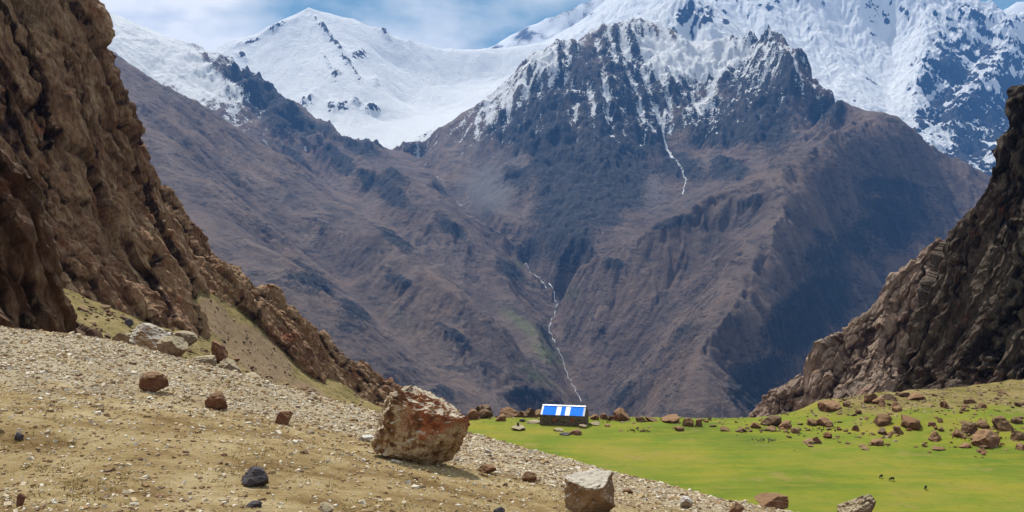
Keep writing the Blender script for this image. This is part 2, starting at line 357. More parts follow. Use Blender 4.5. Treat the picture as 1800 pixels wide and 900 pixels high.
    gx, gy = grad(x, y, z); s2 = np.sqrt(gx ** 2 + gy ** 2)
    s2 = np.minimum(s2, 1.7)
    # snow: lies high up, in the gullies and on the gentler ground
    pv = 450 - F * (h0 - CZ) / y; pu = 900 + F * x / y
    line = np.interp(pu, [150, 215, 330, 430, 540, 620, 700, 760, 850, 950, 1100, 1200, 1300, 1400, 1480, 1560], [190, 150, 175, 235, 225, 235, 262, 255, 235, 215, 245, 215, 205, 185, 175, 160])
    inL = sstep(5600, 5900, y) 
    hi = np.clip((line - pv) / 75, -3, 1.3)
    snow = .43 + np.clip(hi, -3, .9) * .20 + sstep(.9, 1.3, hi) * .06 - (s2 - .9) * .14 - e * .16 - sr * .26 - fs * .60 + fbm(x / 60, y / 60, o=4, seed=8) * .25
    snow += blobs(x, y, z, [(1220, 100, 75, 30, 1.2), (1160, 80, 30, 18, .9), (230, 90, 75, 60, 1.3, 38), (320, 125, 75, 40, 1.0, 38), (190, 60, 80, 80, 1.2), (390, 150, 45, 20, .5, 38), (870, 190, 60, 25, .3, -40), (1160, 210, 30, 30, .25), (1060, 190, 30, 40, .12), (1330, 110, 40, 30, .15), (400, 190, 16, 45, .25, 0), (960, 110, 30, 22, .4), (1250, 180, 16, 40, .5), (1230, 195, 30, 30, .5)])
    snow += blobs(x, y, z, [(1110, 120, 45, 45, -.25), (1030, 110, 40, 30, -.28), (450, 165, 60, 12, -.35, 38), (560, 225, 70, 13, -.8, 28), (640, 270, 60, 20, -.9, 20), (1420, 190, 70, 30, -.1)])
    snow = np.where(pv > line + 50, 0, snow) * inL
    # snow tongue in the gully below the saddle, and scraps along the stream
    def tube(line, wpx):
        m = np.zeros_like(x)
        d = dense(line, .004)
        for q in d[::1]:
            r2 = (x - q[0]) ** 2 + ((y - q[1]) * .6) ** 2; m = np.maximum(m, np.exp(-r2 / (wpx / F * q[1]) ** 2))
        return m
    snow = np.maximum(snow, 1.1 * tube([(1170, 215, 6550), (1163, 252, 6350), (1182, 292, 6000)], 3) - .1)
    snow = np.maximum(snow, 1.1 * tube([(1182, 292, 6000), (1206, 328, 5650), (1200, 345, 5420)], 2.2) - .2)
    snow = np.maximum(snow, .85 * tube([(762, 292, 6250), (780, 305, 6100)], 1.6) - .1); snow = np.maximum(snow, .85 * tube([(800, 343, 5850), (815, 355, 5750)], 1.8) - .1)
    snow = np.maximum(snow, .9 * tube([(1163, 252, 6350), (1140, 262, 6250), (1126, 296, 6000)], 3.5) - .3)
    pale = np.clip(blobs(x, y, z, [(860, 330, 60, 60, .9), (900, 280, 60, 30, .6), (1150, 340, 40, 50, .6), (830, 330, 40, 60, .5), (1230, 290, 60, 20, .5, -20), (830, 260, 60, 30, .5, -35), (1300, 380, 100, 50, .4, -30), (1020, 440, 50, 12, .5, -25)]), 0, 1)
    green = np.clip(blobs(x, y, z, [(920, 570, 60, 12, .8, 35), (960, 620, 40, 16, .9, 40), (940, 660, 50, 14, .6, 30), (915, 465, 12, 5, .9, 30), (1000, 515, 30, 14, .5, 0), (1240, 430, 40, 8, .4, -20), (700, 560, 120, 30, .3, 30)]), 0, 1)
    rock = np.where(pale > .4, rock * (1.3 - pale), rock)
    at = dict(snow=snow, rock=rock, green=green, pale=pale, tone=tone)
    co = np.stack([x, y, z], -1).reshape(-1, 3); fc = grid_faces(*x.shape)
    names = {'left': 'brown_scree_mountain', 'shoulder': 'snowy_shoulder_mountain', 'centre': 'rocky_central_mountain', 'right': 'reddish_right_mountain'}
    tg = list(names); ti = np.array([tg.index(t) for t in sf.tag]); fid = ti[near.ravel()[fc[:, 0]]]
    st = np.array([P(*p) for p in STREAM]); cx = np.interp(y, st[::-1, 1], st[::-1, 0]).ravel()[fc[:, 0]]
    yy = y.ravel()[fc[:, 0]]; xx = x.ravel()[fc[:, 0]]
    fid = np.where((fid == 2) & (xx < cx), np.where(yy > 5600, 1, 0), fid); fid = np.where((fid == 0) & (xx > cx) & (yy < 4300), 3, fid)
    for n, t in enumerate(tg):
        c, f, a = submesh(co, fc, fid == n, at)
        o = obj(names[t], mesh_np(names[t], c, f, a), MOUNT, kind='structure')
    return x, y, z
VX, VY, VZ = build_valley()

# ------------------------------------------------------------------ snow mountains behind
def build_left_peak():
    cr = [(200, 170, 10000), (300, 130, 10000), (340, 112, 10000), (365, 94, 10000), (400, 73, 10100), (435, 67, 10200), (470, 49, 10200), (500, 36, 10300), (540, 13, 10400), (575, 24, 10500), (620, 33, 10600), (660, 49, 10700), (700, 66, 10800), (735, 76, 10900), (760, 84, 11000), (820, 88, 11200), (880, 84, 11300), (940, 77, 11400), (1000, 75, 11500), (1100, 74, 11500)]
    L = [('a', cr, (500, 350)), ('a', [(540, 13, 10400), (562, 45, 10150), (590, 82, 9850), (612, 112, 9550), (650, 165, 9150), (660, 210, 8800)], None),
         ('a', [(470, 49, 10200), (440, 110, 9700), (470, 170, 9100), (540, 230, 8300)], None), ('a', [(700, 120, 10350), (760, 150, 10300), (850, 140, 10700), (950, 120, 10900)], None),
         ('a', [(700, 180, 9700), (780, 190, 9800), (860, 160, 10200)], None), ('a', [(560, 245, 8000), (610, 250, 8000), (650, 252, 8100), (700, 262, 7800), (760, 240, 8300), (800, 225, 8600), (900, 190, 9200)], None),
         ('a', [(730, 205, 9300), (690, 210, 8950)], None), ('a', [(300, 260, 8000), (500, 290, 7600), (700, 290, 7400), (900, 280, 7600)], None)]
    sf = Surf(L, rel=.016)
    x, y, h0, e, rg, A, sl, near, sr = mountain_mesh(sf, (-.5, .15, 7500, 11700), (560, 330), 36, 520, 41, None)
    rk = blobs(x, y, h0, [(556, 36, 7, 4, .9, 45), (570, 55, 22, 6, 1, 50), (590, 80, 22, 7, 1, 50), (608, 108, 20, 6, 1, 50), (632, 100, 16, 12, 1), (480, 55, 40, 4, .9, -25), (440, 75, 24, 5, .9, -20), (425, 102, 10, 6, 1, 20), (590, 135, 10, 12, .9, 50), (575, 110, 18, 3, .8, 60), (545, 180, 8, 14, .8, 10), (535, 185, 8, 12, .8),
        (600, 190, 18, 10, .9), (583, 192, 10, 12, .9), (655, 196, 16, 9, 1), (675, 60, 14, 5, .8, 40), (725, 72, 8, 5, .9), (660, 150, 12, 14, .5), (625, 185, 10, 6, .8), (620, 125, 30, 4, .8, 55), (740, 246, 30, 6, .6, -30)])
    z = h0 + e * A * .4 + sr * A * .12 + (rg) * A * (.25 + 1.5 * rk) + rk * fbm(x / 70, y / 70, o=4, seed=3, ridge=True) * 25
    rx = rk * .72 + fbm(x / 42, y / 42, o=6, seed=53, gain=.66) * .95 + sr * .10 + e * .06
    snow = 1.12 - sstep(.35, .75, rx) * 1.1 - sstep(.5, .9, fbm(x / 260, y / 90, o=5, seed=63, ridge=True)) * .5 * sstep(120, 170, 450 - F * (h0 - CZ) / y)
    at = dict(snow=snow, rock=np.full_like(x, .9), green=x * 0, pale=x * 0)
    obj('snow_peak', mesh_np('snow_peak', np.stack([x, y, z], -1).reshape(-1, 3), grid_faces(*x.shape), at), MOUNT, kind='structure')
build_left_peak()
def build_massif():
    pyr = [(1040, 90, 11200), (1080, 62, 11000), (1115, 40, 10900), (1160, 16, 10800), (1205, -6, 10700), (1240, 5, 10750), (1270, 35, 10850), (1310, 72, 11000), (1340, 100, 11000)]
    cr = [(860, 150, 14300), (980, 95, 14300), (1040, 45, 14200), (1090, -10, 14000), (1180, -60, 13700), (1300, -70, 13500), (1450, -60, 13200), (1560, -35, 13000), (1640, -15, 12800), (1690, 5, 12700), (1740, 14, 12600), (1800, 38, 12500), (1870, 62, 12400), (1980, 110, 12300)]
    L = [('a', cr, (600, 400)), ('a', pyr, (300, 260)), ('a', [(1205, -6, 10700), (1195, 40, 10400), (1170, 70, 10150), (1150, 110, 9900)], None),
         ('a', [(1205, -6, 10700), (1240, 60, 10250), (1280, 110, 9900)], None), ('a', [(1220, 60, 10550), (1215, 110, 10100)], None),
         ('a', [(1690, 5, 12700), (1668, 70, 12050), (1630, 140, 11300), (1602, 200, 10700), (1596, 240, 10200)], None),
         ('a', [(1560, -35, 13000), (1575, 60, 12500), (1560, 150, 11500), (1548, 215, 10600)], None),
         ('a', [(1640, -15, 12800), (1625, 60, 12200), (1600, 130, 11600)], None), ('a', [(1655, 130, 11800), (1630, 190, 11100)], None),
         ('a', [(1800, 38, 12500), (1770, 110, 11700), (1715, 180, 10900), (1655, 260, 10100), (1640, 285, 9700)], None),
         ('a', [(1740, 90, 12100), (1690, 170, 11300), (1640, 240, 10500)], None), ('a', [(1870, 62, 12400), (1840, 160, 11400), (1780, 250, 10400), (1700, 320, 9400)], None),
         ('a', [(1820, 120, 12000), (1760, 210, 11000), (1690, 290, 9900)], None),
         ('a', [(1450, -60, 13200), (1430, 20, 12700), (1480, 60, 12400), (1500, 120, 11800), (1520, 200, 10700)], None),
         ('a', [(1330, 0, 12800), (1350, 60, 12200), (1400, 100, 11800), (1440, 150, 11200), (1500, 215, 10300)], None), ('a', [(1300, 60, 12300), (1340, 130, 11300)], None),
         ('a', [(1100, 130, 9800), (1200, 150, 9500), (1300, 180, 9200), (1450, 260, 9000), (1600, 330, 8800), (1800, 400, 8800), (1950, 430, 8800)], None)]
    sf = Surf(L, rel=.016)
    x, y, h0, e, rg, A, sl, near, sr = mountain_mesh(sf, (.0, .74, 9000, 14500), (720, 500), 80, 700, 91, None)
    right = sstep(1560, 1640, 900 + F * x / y)
    rk = blobs(x, y, h0, [(1205, 35, 14, 14, 1), (1250, 30, 20, 20, .7), (1270, 45, 14, 8, .9), (1550, 25, 12, 10, .9), (1560, 35, 8, 8, .8), (1690, 50, 40, 30, .55), (1670, 130, 60, 50, .7, -50), (1650, 200, 60, 30, .85, -50), (1700, 200, 70, 50, .85, -45), (1740, 120, 70, 60, .6, -45), (1760, 230, 90, 60, .9, -45), (1700, 280, 70, 40, 1, -45), (1620, 240, 30, 14, .9, -45), (1340, 10, 60, 20, .4), (1450, 120, 20, 10, .4), (1500, 180, 12, 20, .4)])
    z = h0 + e * A * .8 + sr * A * (.2 + .2 * right) + rg * A * (.28 + .9 * right) + fbm(x / 140, y / 140, o=5, seed=3, ridge=True) * (14 + 30 * rk)
    gx, gy = grad(x, y, z); s2 = np.sqrt(gx ** 2 + gy ** 2)
    rx = rk * .60 + fbm(x / 200, y / 200, z / 200, o=6, seed=53) * .75 + e * .10 + sr * .12 + (s2 - 1.0) * .18
    snow = 1.1 - sstep(.30, .62, rx) * 1.05
    pv = 450 - F * (h0 - CZ) / y
    snow -= sstep(240, 330, pv + (900 + F * x / y - 1700) * -.2) * .4
    at = dict(snow=snow, rock=np.full_like(x, .9), green=x * 0, pale=x * 0)
    obj('snow_massif', mesh_np('snow_massif', np.stack([x, y, z], -1).reshape(-1, 3), grid_faces(*x.shape), at), MOUNT, kind='structure')
    # the far ridge that fades into the sky
    L = [('a', [(760, 130, 17000), (850, 90, 17000), (900, 62, 17000), (960, 34, 17000), (1020, 8, 17000), (1060, -15, 17000), (1150, -60, 17000), (1400, -90, 17000)], (500, 300)),
         ('a', [(860, 150, 15500), (1000, 130, 15300), (1200, 120, 15300), (1400, 120, 15300)], None), ('a', [(960, 34, 17000), (990, 90, 16100)], None), ('a', [(1020, 60, 16600), (1060, 120, 15800)], None)]
    sf = Surf(L, rel=.02)
    x, y, h0, e, rg, A, sl, near, sr = mountain_mesh(sf, (-.1, .35, 15000, 17800), (260, 120), 40, 700, 15, None)
    z = h0 + e * A * .6 + rg * A * .5
    snow = .62 + fbm(x / 400, y / 400, o=5, seed=5) * .9
    obj('hazy_ridge', mesh_np('hazy_ridge', np.stack([x, y, z], -1).reshape(-1, 3), grid_faces(*x.shape), dict(snow=snow, rock=x * 0 + .9, green=x * 0, pale=x * 0)), MOUNT, kind='structure')
    # small far summit on the right skyline
    L = [('a', [(1740, 40, 15500), (1762, 18, 15500), (1790, 3, 15500), (1830, -6, 15500), (1900, 30, 15500)], (500, 300)), ('a', [(1700, 120, 14500), (1900, 120, 14500)], None)]
    sf = Surf(L, rel=.02)
    x, y, h0, e, rg, A, sl, near, sr = mountain_mesh(sf, (.5, .66, 14500, 16200), (120, 70), 30, 500, 25, None)
    obj('far_summit', mesh_np('far_summit', np.stack([x, y, h0 + e * A * .5], -1).reshape(-1, 3), grid_faces(*x.shape), dict(snow=x * 0 + .8 + e * .3, rock=x * 0 + .9, green=x * 0, pale=x * 0)), MOUNT, kind='structure')
build_massif()
# ground sheet under everything, out to the horizon
def build_base():
    n = 60; g = np.sinh(np.linspace(-4, 4, n)) / math.sinh(4)
    X, Y = np.meshgrid(g * 24000, 8000 + g * 24000)
    zz = -830 + fbm(X / 3000, Y / 3000, o=3) * 60
    obj('valley_ground', mesh_np('valley_ground', np.stack([X, Y, zz], -1).reshape(-1, 3), grid_faces(n, n), dict(snow=X * 0, rock=X * 0 + .2, green=X * 0, pale=X * 0)), MOUNT, kind='structure')
build_base()
# ------------------------------------------------------------------ near ground: meadow, talus and the gravel slope
def G3(pts): return [('g', [p], None) for p in pts]
_gp = [(-200, 520, 150), (-60, 470, 172), (0, 592, 85), (-200, 600, 85), (200, 612, 118), (350, 662, 150), (470, 700, 170), (560, 724, 190), (90, 500, 178), (200, 545, 190), (290, 575, 200), (340, 592, 206), (420, 640, 218), (500, 684, 232), (560, 706, 240), (640, 722, 246),
       (345, 505, 246), (360, 540, 240), (450, 592, 252), (560, 676, 262), (640, 715, 262), (-60, 420, 230), (120, 440, 240)]
_gw = [(x, y, 0) for y in (120, 145, 165, 185, 205, 222) for x in (y * (780 - 900) / F, y * (900 - 900) / F, y * (1050 - 900) / F, y * (1200 - 900) / F, y * (1350 - 900) / F) if not (y < 150 and x < 0)]
_gw += [(x, y, 0) for y in (60, 90, 120, 145, 165) for x in (y * (1500 - 900) / F, y * (1700 - 900) / F, y * (1950 - 900) / F)]
_gw += [(y * (p - 900) / F, y, z) for p, y, z in ((1400, 205, 0), (1550, 192, 0), (1700, 186, .1), (1850, 181, .2), (2000, 178, .3),
        (1450, 222, .5), (1550, 215, 1.2), (1650, 215, 1.9), (1750, 212, 2.4), (1850, 210, 2.8), (1980, 205, 3), (1400, 235, .25), (1440, 240, 1.7), (1550, 247, 3.3), (1620, 249, 3.5), (1700, 254, 3.2), (1800, 263, 4.7), (1900, 270, 6), (2050, 280, 8))]
GS = Surf(G3(_gp), free=_gw, k=3, rel=.004)
def edge_r(x, y):
    """depth of the plateau's rim for the bearing of x,y"""
    pu = 900 + F * x / y
    return np.interp(pu, [-500, 300, 700, 800, 950, 1100, 1250, 1330, 1400, 1440, 1550, 1700, 1800, 2100], [330, 320, 268, 236, 234, 233, 231, 232, 238, 244, 250, 262, 270, 290])
def ground_z(x, y):
    x, y = np.atleast_1d(np.asarray(x, float)), np.atleast_1d(np.asarray(y, float))
    er = edge_r(x, y); z = GS(x, np.minimum(y, er))
    far = np.maximum(y - er, 0); z = z - np.minimum(far, 6) ** 2 * .06 - np.maximum(far - 6, 0) * .62
    pu = 900 + F * x / y
    rough = np.clip(sstep(760, 560, pu) + sstep(1380, 1560, pu) * sstep(190, 215, y) + .25 * sstep(214, 226, y), 0, 1)
    z = z + fbm(x / 14, y / 14, o=4, seed=61) * (.22 + 1.2 * rough) * 1.0 + fbm(x / 3.1, y / 3.1, o=3, seed=62) * (.03 + .36 * rough)
    return z
_sp = [(-250, 900, 15), (0, 900, 14.5), (250, 900, 15.5), (450, 900, 16.5), (650, 900, 18.5), (800, 900, 20), (900, 900, 21.5), (1050, 900, 23.5), (1200, 900, 27), (1400, 900, 31), (1500, 930, 31), (1650, 985, 30),
       (-250, 730, 25), (0, 740, 23), (250, 765, 23.5), (450, 790, 23.5), (740, 822, 26), (900, 835, 28.5), (1050, 852, 31.5),
       (-250, 640, 38), (0, 640, 36), (250, 670, 35), (450, 720, 34), (640, 752, 36), (780, 775, 37),
       (-250, 560, 54), (-100, 569, 54), (0, 578, 53), (100, 586, 52), (200, 600, 51), (350, 640, 49), (500, 680, 47), (620, 712, 45.5), (740, 742, 44.5), (840, 768, 43), (1000, 810, 40), (1200, 862, 35.5), (1330, 889, 32.5)]
_sw = []
for px, r, rr in ((-250, 54, 1), (0, 53, 1), (200, 51, 1), (350, 49, 1), (500, 47, 1), (620, 45.5, 1), (740, 44.5, 1), (840, 43, 1), (1000, 40, 1), (1200, 35.5, 1), (1400, 31, 1), (1560, 30, 1)):
    py = np.interp(px, [-250, 0, 200, 350, 500, 620, 740, 840, 1000, 1200, 1400, 1560], [560, 578, 600, 640, 680, 712, 742, 768, 810, 862, 900, 950])
    b = np.array(P(px, py, r)); out = np.array([.45, .9])
    for d, dz in ((5, 2.0), (14, 9.), (30, 23.)): _sw.append((b[0] + out[0] * d, b[1] + out[1] * d, b[2] - dz))
_sw += [(-10, 5, CZ - 2.6), (0, 5, CZ - 3.2), (10, 5, CZ - 5), (22, 12, CZ - 9), (-22, 5, CZ - 2)]
SS = Surf(G3(_sp), free=_sw, k=3, rel=.004)
def slope_z(x, y):
    x, y = np.atleast_1d(np.asarray(x, float)), np.atleast_1d(np.asarray(y, float))
    return SS(x, y) + fbm(x / 5, y / 5, o=4, seed=71) * .22 + fbm(x / .9, y / .9, o=3, seed=72) * .045
def hit(px, py, fn, r0, r1, n=1500):
    r = np.linspace(r0, r1, n); x = (px - 900) / F * r; z = CZ + (450 - py) / F * r
    g = fn(x, r); m = np.nonzero(z <= g)[0]
    i = m[0] if len(m) else int(np.argmin(z - g)); return float(x[i]), float(r[i]), float(g[i])

def mat_ground():
    t = NT('meadow_turf', .95, .1)
    dry, bare = t.attr('dry'), t.attr('bare')
    a = t.noise(.03, 8, .6); b = t.noise(.6, 6, .7); c2 = t.noise(.25, 5, .6, t.map((.25, 1, 1)))
    g = t.ramp(a, [(.32, (.075, .120, .014)), (.5, (.135, .172, .016)), (.66, (.225, .192, .034))])
    g = t.mix(t.rng(c2, .42, .7, 0, .55), g, (.245, .215, .022))
    g = t.mix(t.rng(b, .50, .72, 0, .45), g, (.075, .105, .012)); g = t.mix(t.rng(t.noise(.11, 6, .65), .56, .68, 0, .55), g, (.24, .18, .06)); g = t.mix(t.rng(t.noise(.07, 6, .6), .58, .70, 0, .5), g, (.085, .15, .014))
    d = t.ramp(t.mth('ADD', t.mth('MULTIPLY', b, .6), t.mth('MULTIPLY', t.noise(.13, 6, .65), .4)), [(.36, (.085, .072, .024)), (.5, (.18, .140, .050)), (.64, (.30, .225, .115))])
    g = t.mix(t.rng(t.mth('ADD', dry, t.mth('MULTIPLY', t.mth('SUBTRACT', b, .5), .9)), .3, .75), g, d)
    e = t.ramp(b, [(.3, (.14, .095, .052)), (.6, (.24, .168, .098))])
    g = t.mix(t.rng(t.mth('ADD', bare, t.mth('MULTIPLY', t.mth('SUBTRACT', b, .5), .6)), .35, .6), g, e)
    t.color(g); t.bump(t.noise(2.2, 8, .75), .25, .8)
    return t.m
def build_ground():
    x, y = fan(-.74, .74, 620, 55, 620, 520)
    z = ground_z(x, y); pu = 900 + F * x / y; pv = 450 - F * (z - CZ) / y
    dry = sstep(800, 640, pu) * 1.0 + fbm(x / 9, y / 9, o=4, seed=4) * .3 + .42 * sstep(1380, 1520, pu) * sstep(196, 222, y) + .3 * sstep(222, 236, y)
    bare = blobs(x, y, z, [(450, 620, 90, 38, 1, 38), (380, 560, 50, 26, 1, 50), (540, 690, 60, 20, .8, 25)]) + sstep(8, 40, y - edge_r(x, y))
    me = mesh_np('meadow', np.stack([x, y, z], -1).reshape(-1, 3), grid_faces(*x.shape), dict(dry=dry, bare=bare))
    obj('meadow_ground', me, mat_ground(), kind='structure')
    x, y = fan(-.80, .80, 3, 9, 12, 3)
build_ground()

def mat_gravel():
    t = NT('dry_soil_and_grit', .95, .15)
    peb = t.attr('pebbly')
    a = t.noise(.45, 9, .68); b = t.noise(5, 7, .75); c = t.noise(24, 4, .7)
    s = t.ramp(a, [(.36, (.165, .100, .034)), (.5, (.305, .220, .098)), (.64, (.420, .330, .180))])
    s = t.mix(t.rng(b, .50, .66, 0, .65), s, (.150, .095, .035))
    s = t.mix(t.rng(peb, .2, .9, 0, .7), s, t.ramp(c, [(.3, (.23, .19, .12)), (.55, (.42, .37, .28)), (.7, (.55, .51, .43))]))
    s = t.mix(t.rng(t.vor(9, out='Distance'), .0, .16, .45, 0), s, (.56, .50, .40))
    t.color(s); t.bump(t.mth('ADD', b, t.mth('MULTIPLY', c, .4)), .12, .9)
    return t.m
def pebbly(x, y):
    """how stony the slope is: pale bands under the crest and streaks across it"""
    pu = 900 + F * x / y; z = SS(x, y); pv = 450 - F * (z - CZ) / y
    cr = np.interp(pu, [-250, 0, 200, 350, 500, 620, 740, 840, 1000, 1200, 1400], [560, 578, 600, 640, 680, 712, 742, 768, 810, 862, 900])
    d = pv - cr; w = np.interp(pu, [-100, 300, 500, 900, 1300], [120, 95, 65, 60, 45])
    m = sstep(w * 1.25, w * .6, d) * .9
    st = fbm((pu * .94 + pv * .3) / 420, (pv - pu * .27) / 26, o=4, seed=91)
    m = m * (.75 + .6 * st) + np.clip(st * 1.5, 0, .6) * .55
    return np.clip(m + fbm(x / 2.2, y / 2.2, o=3, seed=92) * .18, 0, 1)
def build_slope():
    x, y = fan(-.80, .74, 760, 5, 92, 520)
    z = slope_z(x, y); z = np.maximum(z, -3)
    me = mesh_np('gravel_slope', np.stack([x, y, z], -1).reshape(-1, 3), grid_faces(*x.shape), dict(pebbly=pebbly(x, y)))
    obj('gravel_slope', me, mat_gravel(), kind='structure')
build_slope()

# ------------------------------------------------------------------ cliffs
def mat_cliff(name, cols, streak):
    t = NT(name, .85, .25)
    v = t.map((1, 1, .35), (0, math.radians(streak), 0))
    crack = t.attr('crack')
    a = t.noise(.05, 9, .65, v, .4); b = t.noise(.35, 9, .7, v, .3); c = t.noise(.14, 5, .6)
    s = t.ramp(a, [(.28, cols[0]), (.45, cols[1]), (.6, cols[2]), (.75, cols[3])])
    s = t.mix(t.rng(b, .5, .72, 0, .7), s, cols[4]); s = t.mix(t.rng(b, .5, .3, 0, .6), s, cols[5])
    s = t.mix(t.rng(c, .56, .72, 0, .75), s, cols[6])
    s = t.mix(t.rng(crack, .28, .62, 0, .92), s, cols[5]); f = t.noise(1.4, 6, .75, v); s = t.mix(t.rng(f, .5, .34, 0, .55), s, cols[5]); s = t.mix(t.rng(f, .54, .68, 0, .4), s, cols[4])
    t.color(s); t.bump(t.mth('ADD', t.noise(.6, 10, .72, v), t.mth('MULTIPLY', t.vor(.9, v, 'DISTANCE_TO_EDGE'), .35)), 1.6, .85)
    return t.m
LEFT_ROCK = mat_cliff('brown_left_cliff_rock', [(.13, .050, .023), (.25, .130, .065), (.33, .200, .105), (.20, .135, .080), (.54, .39, .23), (.030, .010, .006), (.24, .070, .025)], 20)
RIGHT_ROCK = mat_cliff('dark_right_cliff_rock', [(.040, .020, .014), (.072, .044, .029), (.10, .074, .050), (.060, .054, .038), (.25, .20, .14), (.014, .007, .005), (.105, .030, .014)], -12)
BACK_ROCK = mat_cliff('reddish_back_crag_rock', [(.20, .13, .092), (.27, .185, .130), (.31, .23, .17), (.24, .20, .155), (.38, .30, .22), (.09, .055, .04), (.30, .16, .10)], -12)
def cliff(name, lines, box, n, mat, D, amps, seed, kind='structure', free=(), clampz=None, rel=.01, cell=6.0):
    sf = Surf(lines, free=free, rel=rel)
    x, y = fan(box[0], box[1], n[0], box[2], box[3], n[1])
    w = amps[0] * .5
    z = sf(x + fbm(x / 15, y / 15, o=3, seed=seed) * w, y + fbm(x / 15, y / 15, o=3, seed=seed + 5) * w)
    gx, gy = grad(x, y, z)
    nz = 1 / np.sqrt(1 + gx ** 2 + gy ** 2); nx, ny = -gx * nz, -gy * nz
    for _ in range(4):
        for g in (nx, ny, nz): g[1:-1, 1:-1] = (g[1:-1, 1:-1] * 2 + g[:-2, 1:-1] + g[2:, 1:-1] + g[1:-1, :-2] + g[1:-1, 2:]) / 6
    D = np.array(D) / np.linalg.norm(D); pd = x * D[0] + y * D[1] + z * D[2]; k = .82
    X, Y, Z = x - D[0] * pd * k, y - D[1] * pd * k, z - D[2] * pd * k
    wv = fbm(x / 20, y / 20, z / 20, o=3, seed=seed + 2) * 4
    X, Z = X + wv, Z + wv * .5
    r1 = fbm(X / 18, Y / 18, Z / 18, o=6, seed=seed + 10, ridge=True, gain=.52)
    jx, jy, jz = (fbm(x / 7, y / 7, z / 7, o=3, seed=seed + q) * .22 for q in (21, 22, 23))
    v1, j1 = facets(X / cell / 1.9 + jx, Y / cell / 1.9 + jy, Z / cell / 1.9 + jz, seed)
    v2, j2 = facets(X / cell * 1.2 + jx, Y / cell * 1.2 + jy, Z / cell * 1.2 + jz, seed + 1)
    v3, j3 = facets(x / cell * 3.6 + jy, y / cell * 3.6, z / cell * 2.8 + jx, seed + 2)
    cn = perlin(X / 11 + jx * 2, Y / 11 + jy * 2, Z / 11, seed + 60); cm = perlin(X / 4.6 + jx * 3, Y / 4.6, Z / 4.6 + jz * 2, seed + 61)
    crev = np.clip(1 - np.abs(cn) * 9, 0, 1) ** .8 + .45 * np.clip(1 - np.abs(cm) * 8, 0, 1)
    crk = np.clip(1 - j1 * 11, 0, 1)
    disp = (r1 - .35) * amps[0] * .75 + v1 * amps[1] * 1.25 + v2 * amps[1] * .75 + v3 * amps[2] * .4 - crk * amps[1] * .45 - crev * amps[0] * .42 + fbm(x / 1.6, y / 1.6, z / 1.6, o=3, seed=seed + 7) * amps[2] * .35
    hx = np.sqrt(nx ** 2 + ny ** 2)
    co = np.stack([x + nx * disp, y + ny * disp * 1.2, z + nz * disp * .7], -1)
    crack = np.clip(crk * .5 + crev * .55 + np.clip(1 - j2 * 6, 0, 1) * .35 + (.30 - r1) * .7, 0, 1)
    return obj(name, mesh_np(name, co.reshape(-1, 3), grid_faces(*x.shape), dict(crack=crack), smooth=False), mat, kind=kind)
# left cliff and its broken ridge
lc = [(-300, -500, 222), (0, -420, 224), (75, -200, 226), (128, -60, 229), (146, 0, 231), (162, 40, 233), (176, 90, 235), (190, 150, 237), (212, 205, 240), (243, 250, 243), (256, 300, 246), (274, 355, 249), (292, 392, 252)]
face = [(-60, -200, 196), (-60, 0, 190), (-60, 250, 182), (-60, 430, 174), (60, -60, 205), (60, 150, 198), (60, 330, 190), (60, 480, 178), (130, 60, 214), (140, 250, 208), (150, 420, 197), (160, 535, 184), (200, 200, 224), (215, 380, 215), (240, 500, 206), (260, 560, 197), (270, 400, 228), (300, 480, 222), (330, 560, 214), (345, 600, 206)]
def dive(pts, dy=9, dz=15): return [(P(*p)[0], P(*p)[1] - dy, P(*p)[2] - dz) for p in pts]
bs = [(-60, 430, 174), (60, 480, 178), (160, 535, 184), (260, 560, 197), (345, 600, 206)]
cliff('left_cliff', [('c', lc, (10, 30)), ('c', [(303, 392, 252), (318, 440, 240), (332, 500, 228), (345, 560, 218), (352, 610, 210)], (8, 12))] + G3(face),
      (-.74, -.33, 165, 262), (430, 560), LEFT_ROCK, (.45, .1, -.9), (5.2, 2.2, .9), 211, rel=.02, free=dive(bs) + [(P(352, 610, 210)[0] + 7, 212, -8), (P(340, 540, 232)[0] + 8, 236, 6), (P(325, 470, 244)[0] + 8, 248, 10)])
rc = [(280, 360, 262), (303, 392, 262), (350, 428, 264), (374, 452, 267), (408, 463, 271), (440, 503, 276), (462, 512, 278), (484, 503, 280), (520, 545, 285), (560, 590, 291), (600, 622, 296), (622, 640, 299), (645, 640, 302), (668, 664, 306), (690, 690, 311), (705, 722, 315)]
def dive(pts, dy=9, dz=15): return [(P(*p)[0], P(*p)[1] - dy, P(*p)[2] - dz) for p in pts]
rf = [(330, 480, 252), (380, 540, 252), (430, 600, 256), (480, 645, 260), (540, 690, 266), (600, 712, 274), (660, 728, 284), (400, 500, 262), (480, 570, 269), (560, 650, 278), (630, 690, 289)]
cliff('broken_ridge', [('c', rc, (10, 20))] + G3(rf), (-.42, -.115, 238, 330), (330, 380), LEFT_ROCK, (.3, .1, -.95), (3.6, 2.4, 1.3), 331, rel=.02, cell=4.5, free=dive(rf[:7]) + dive(rf[:7], 16, 34))
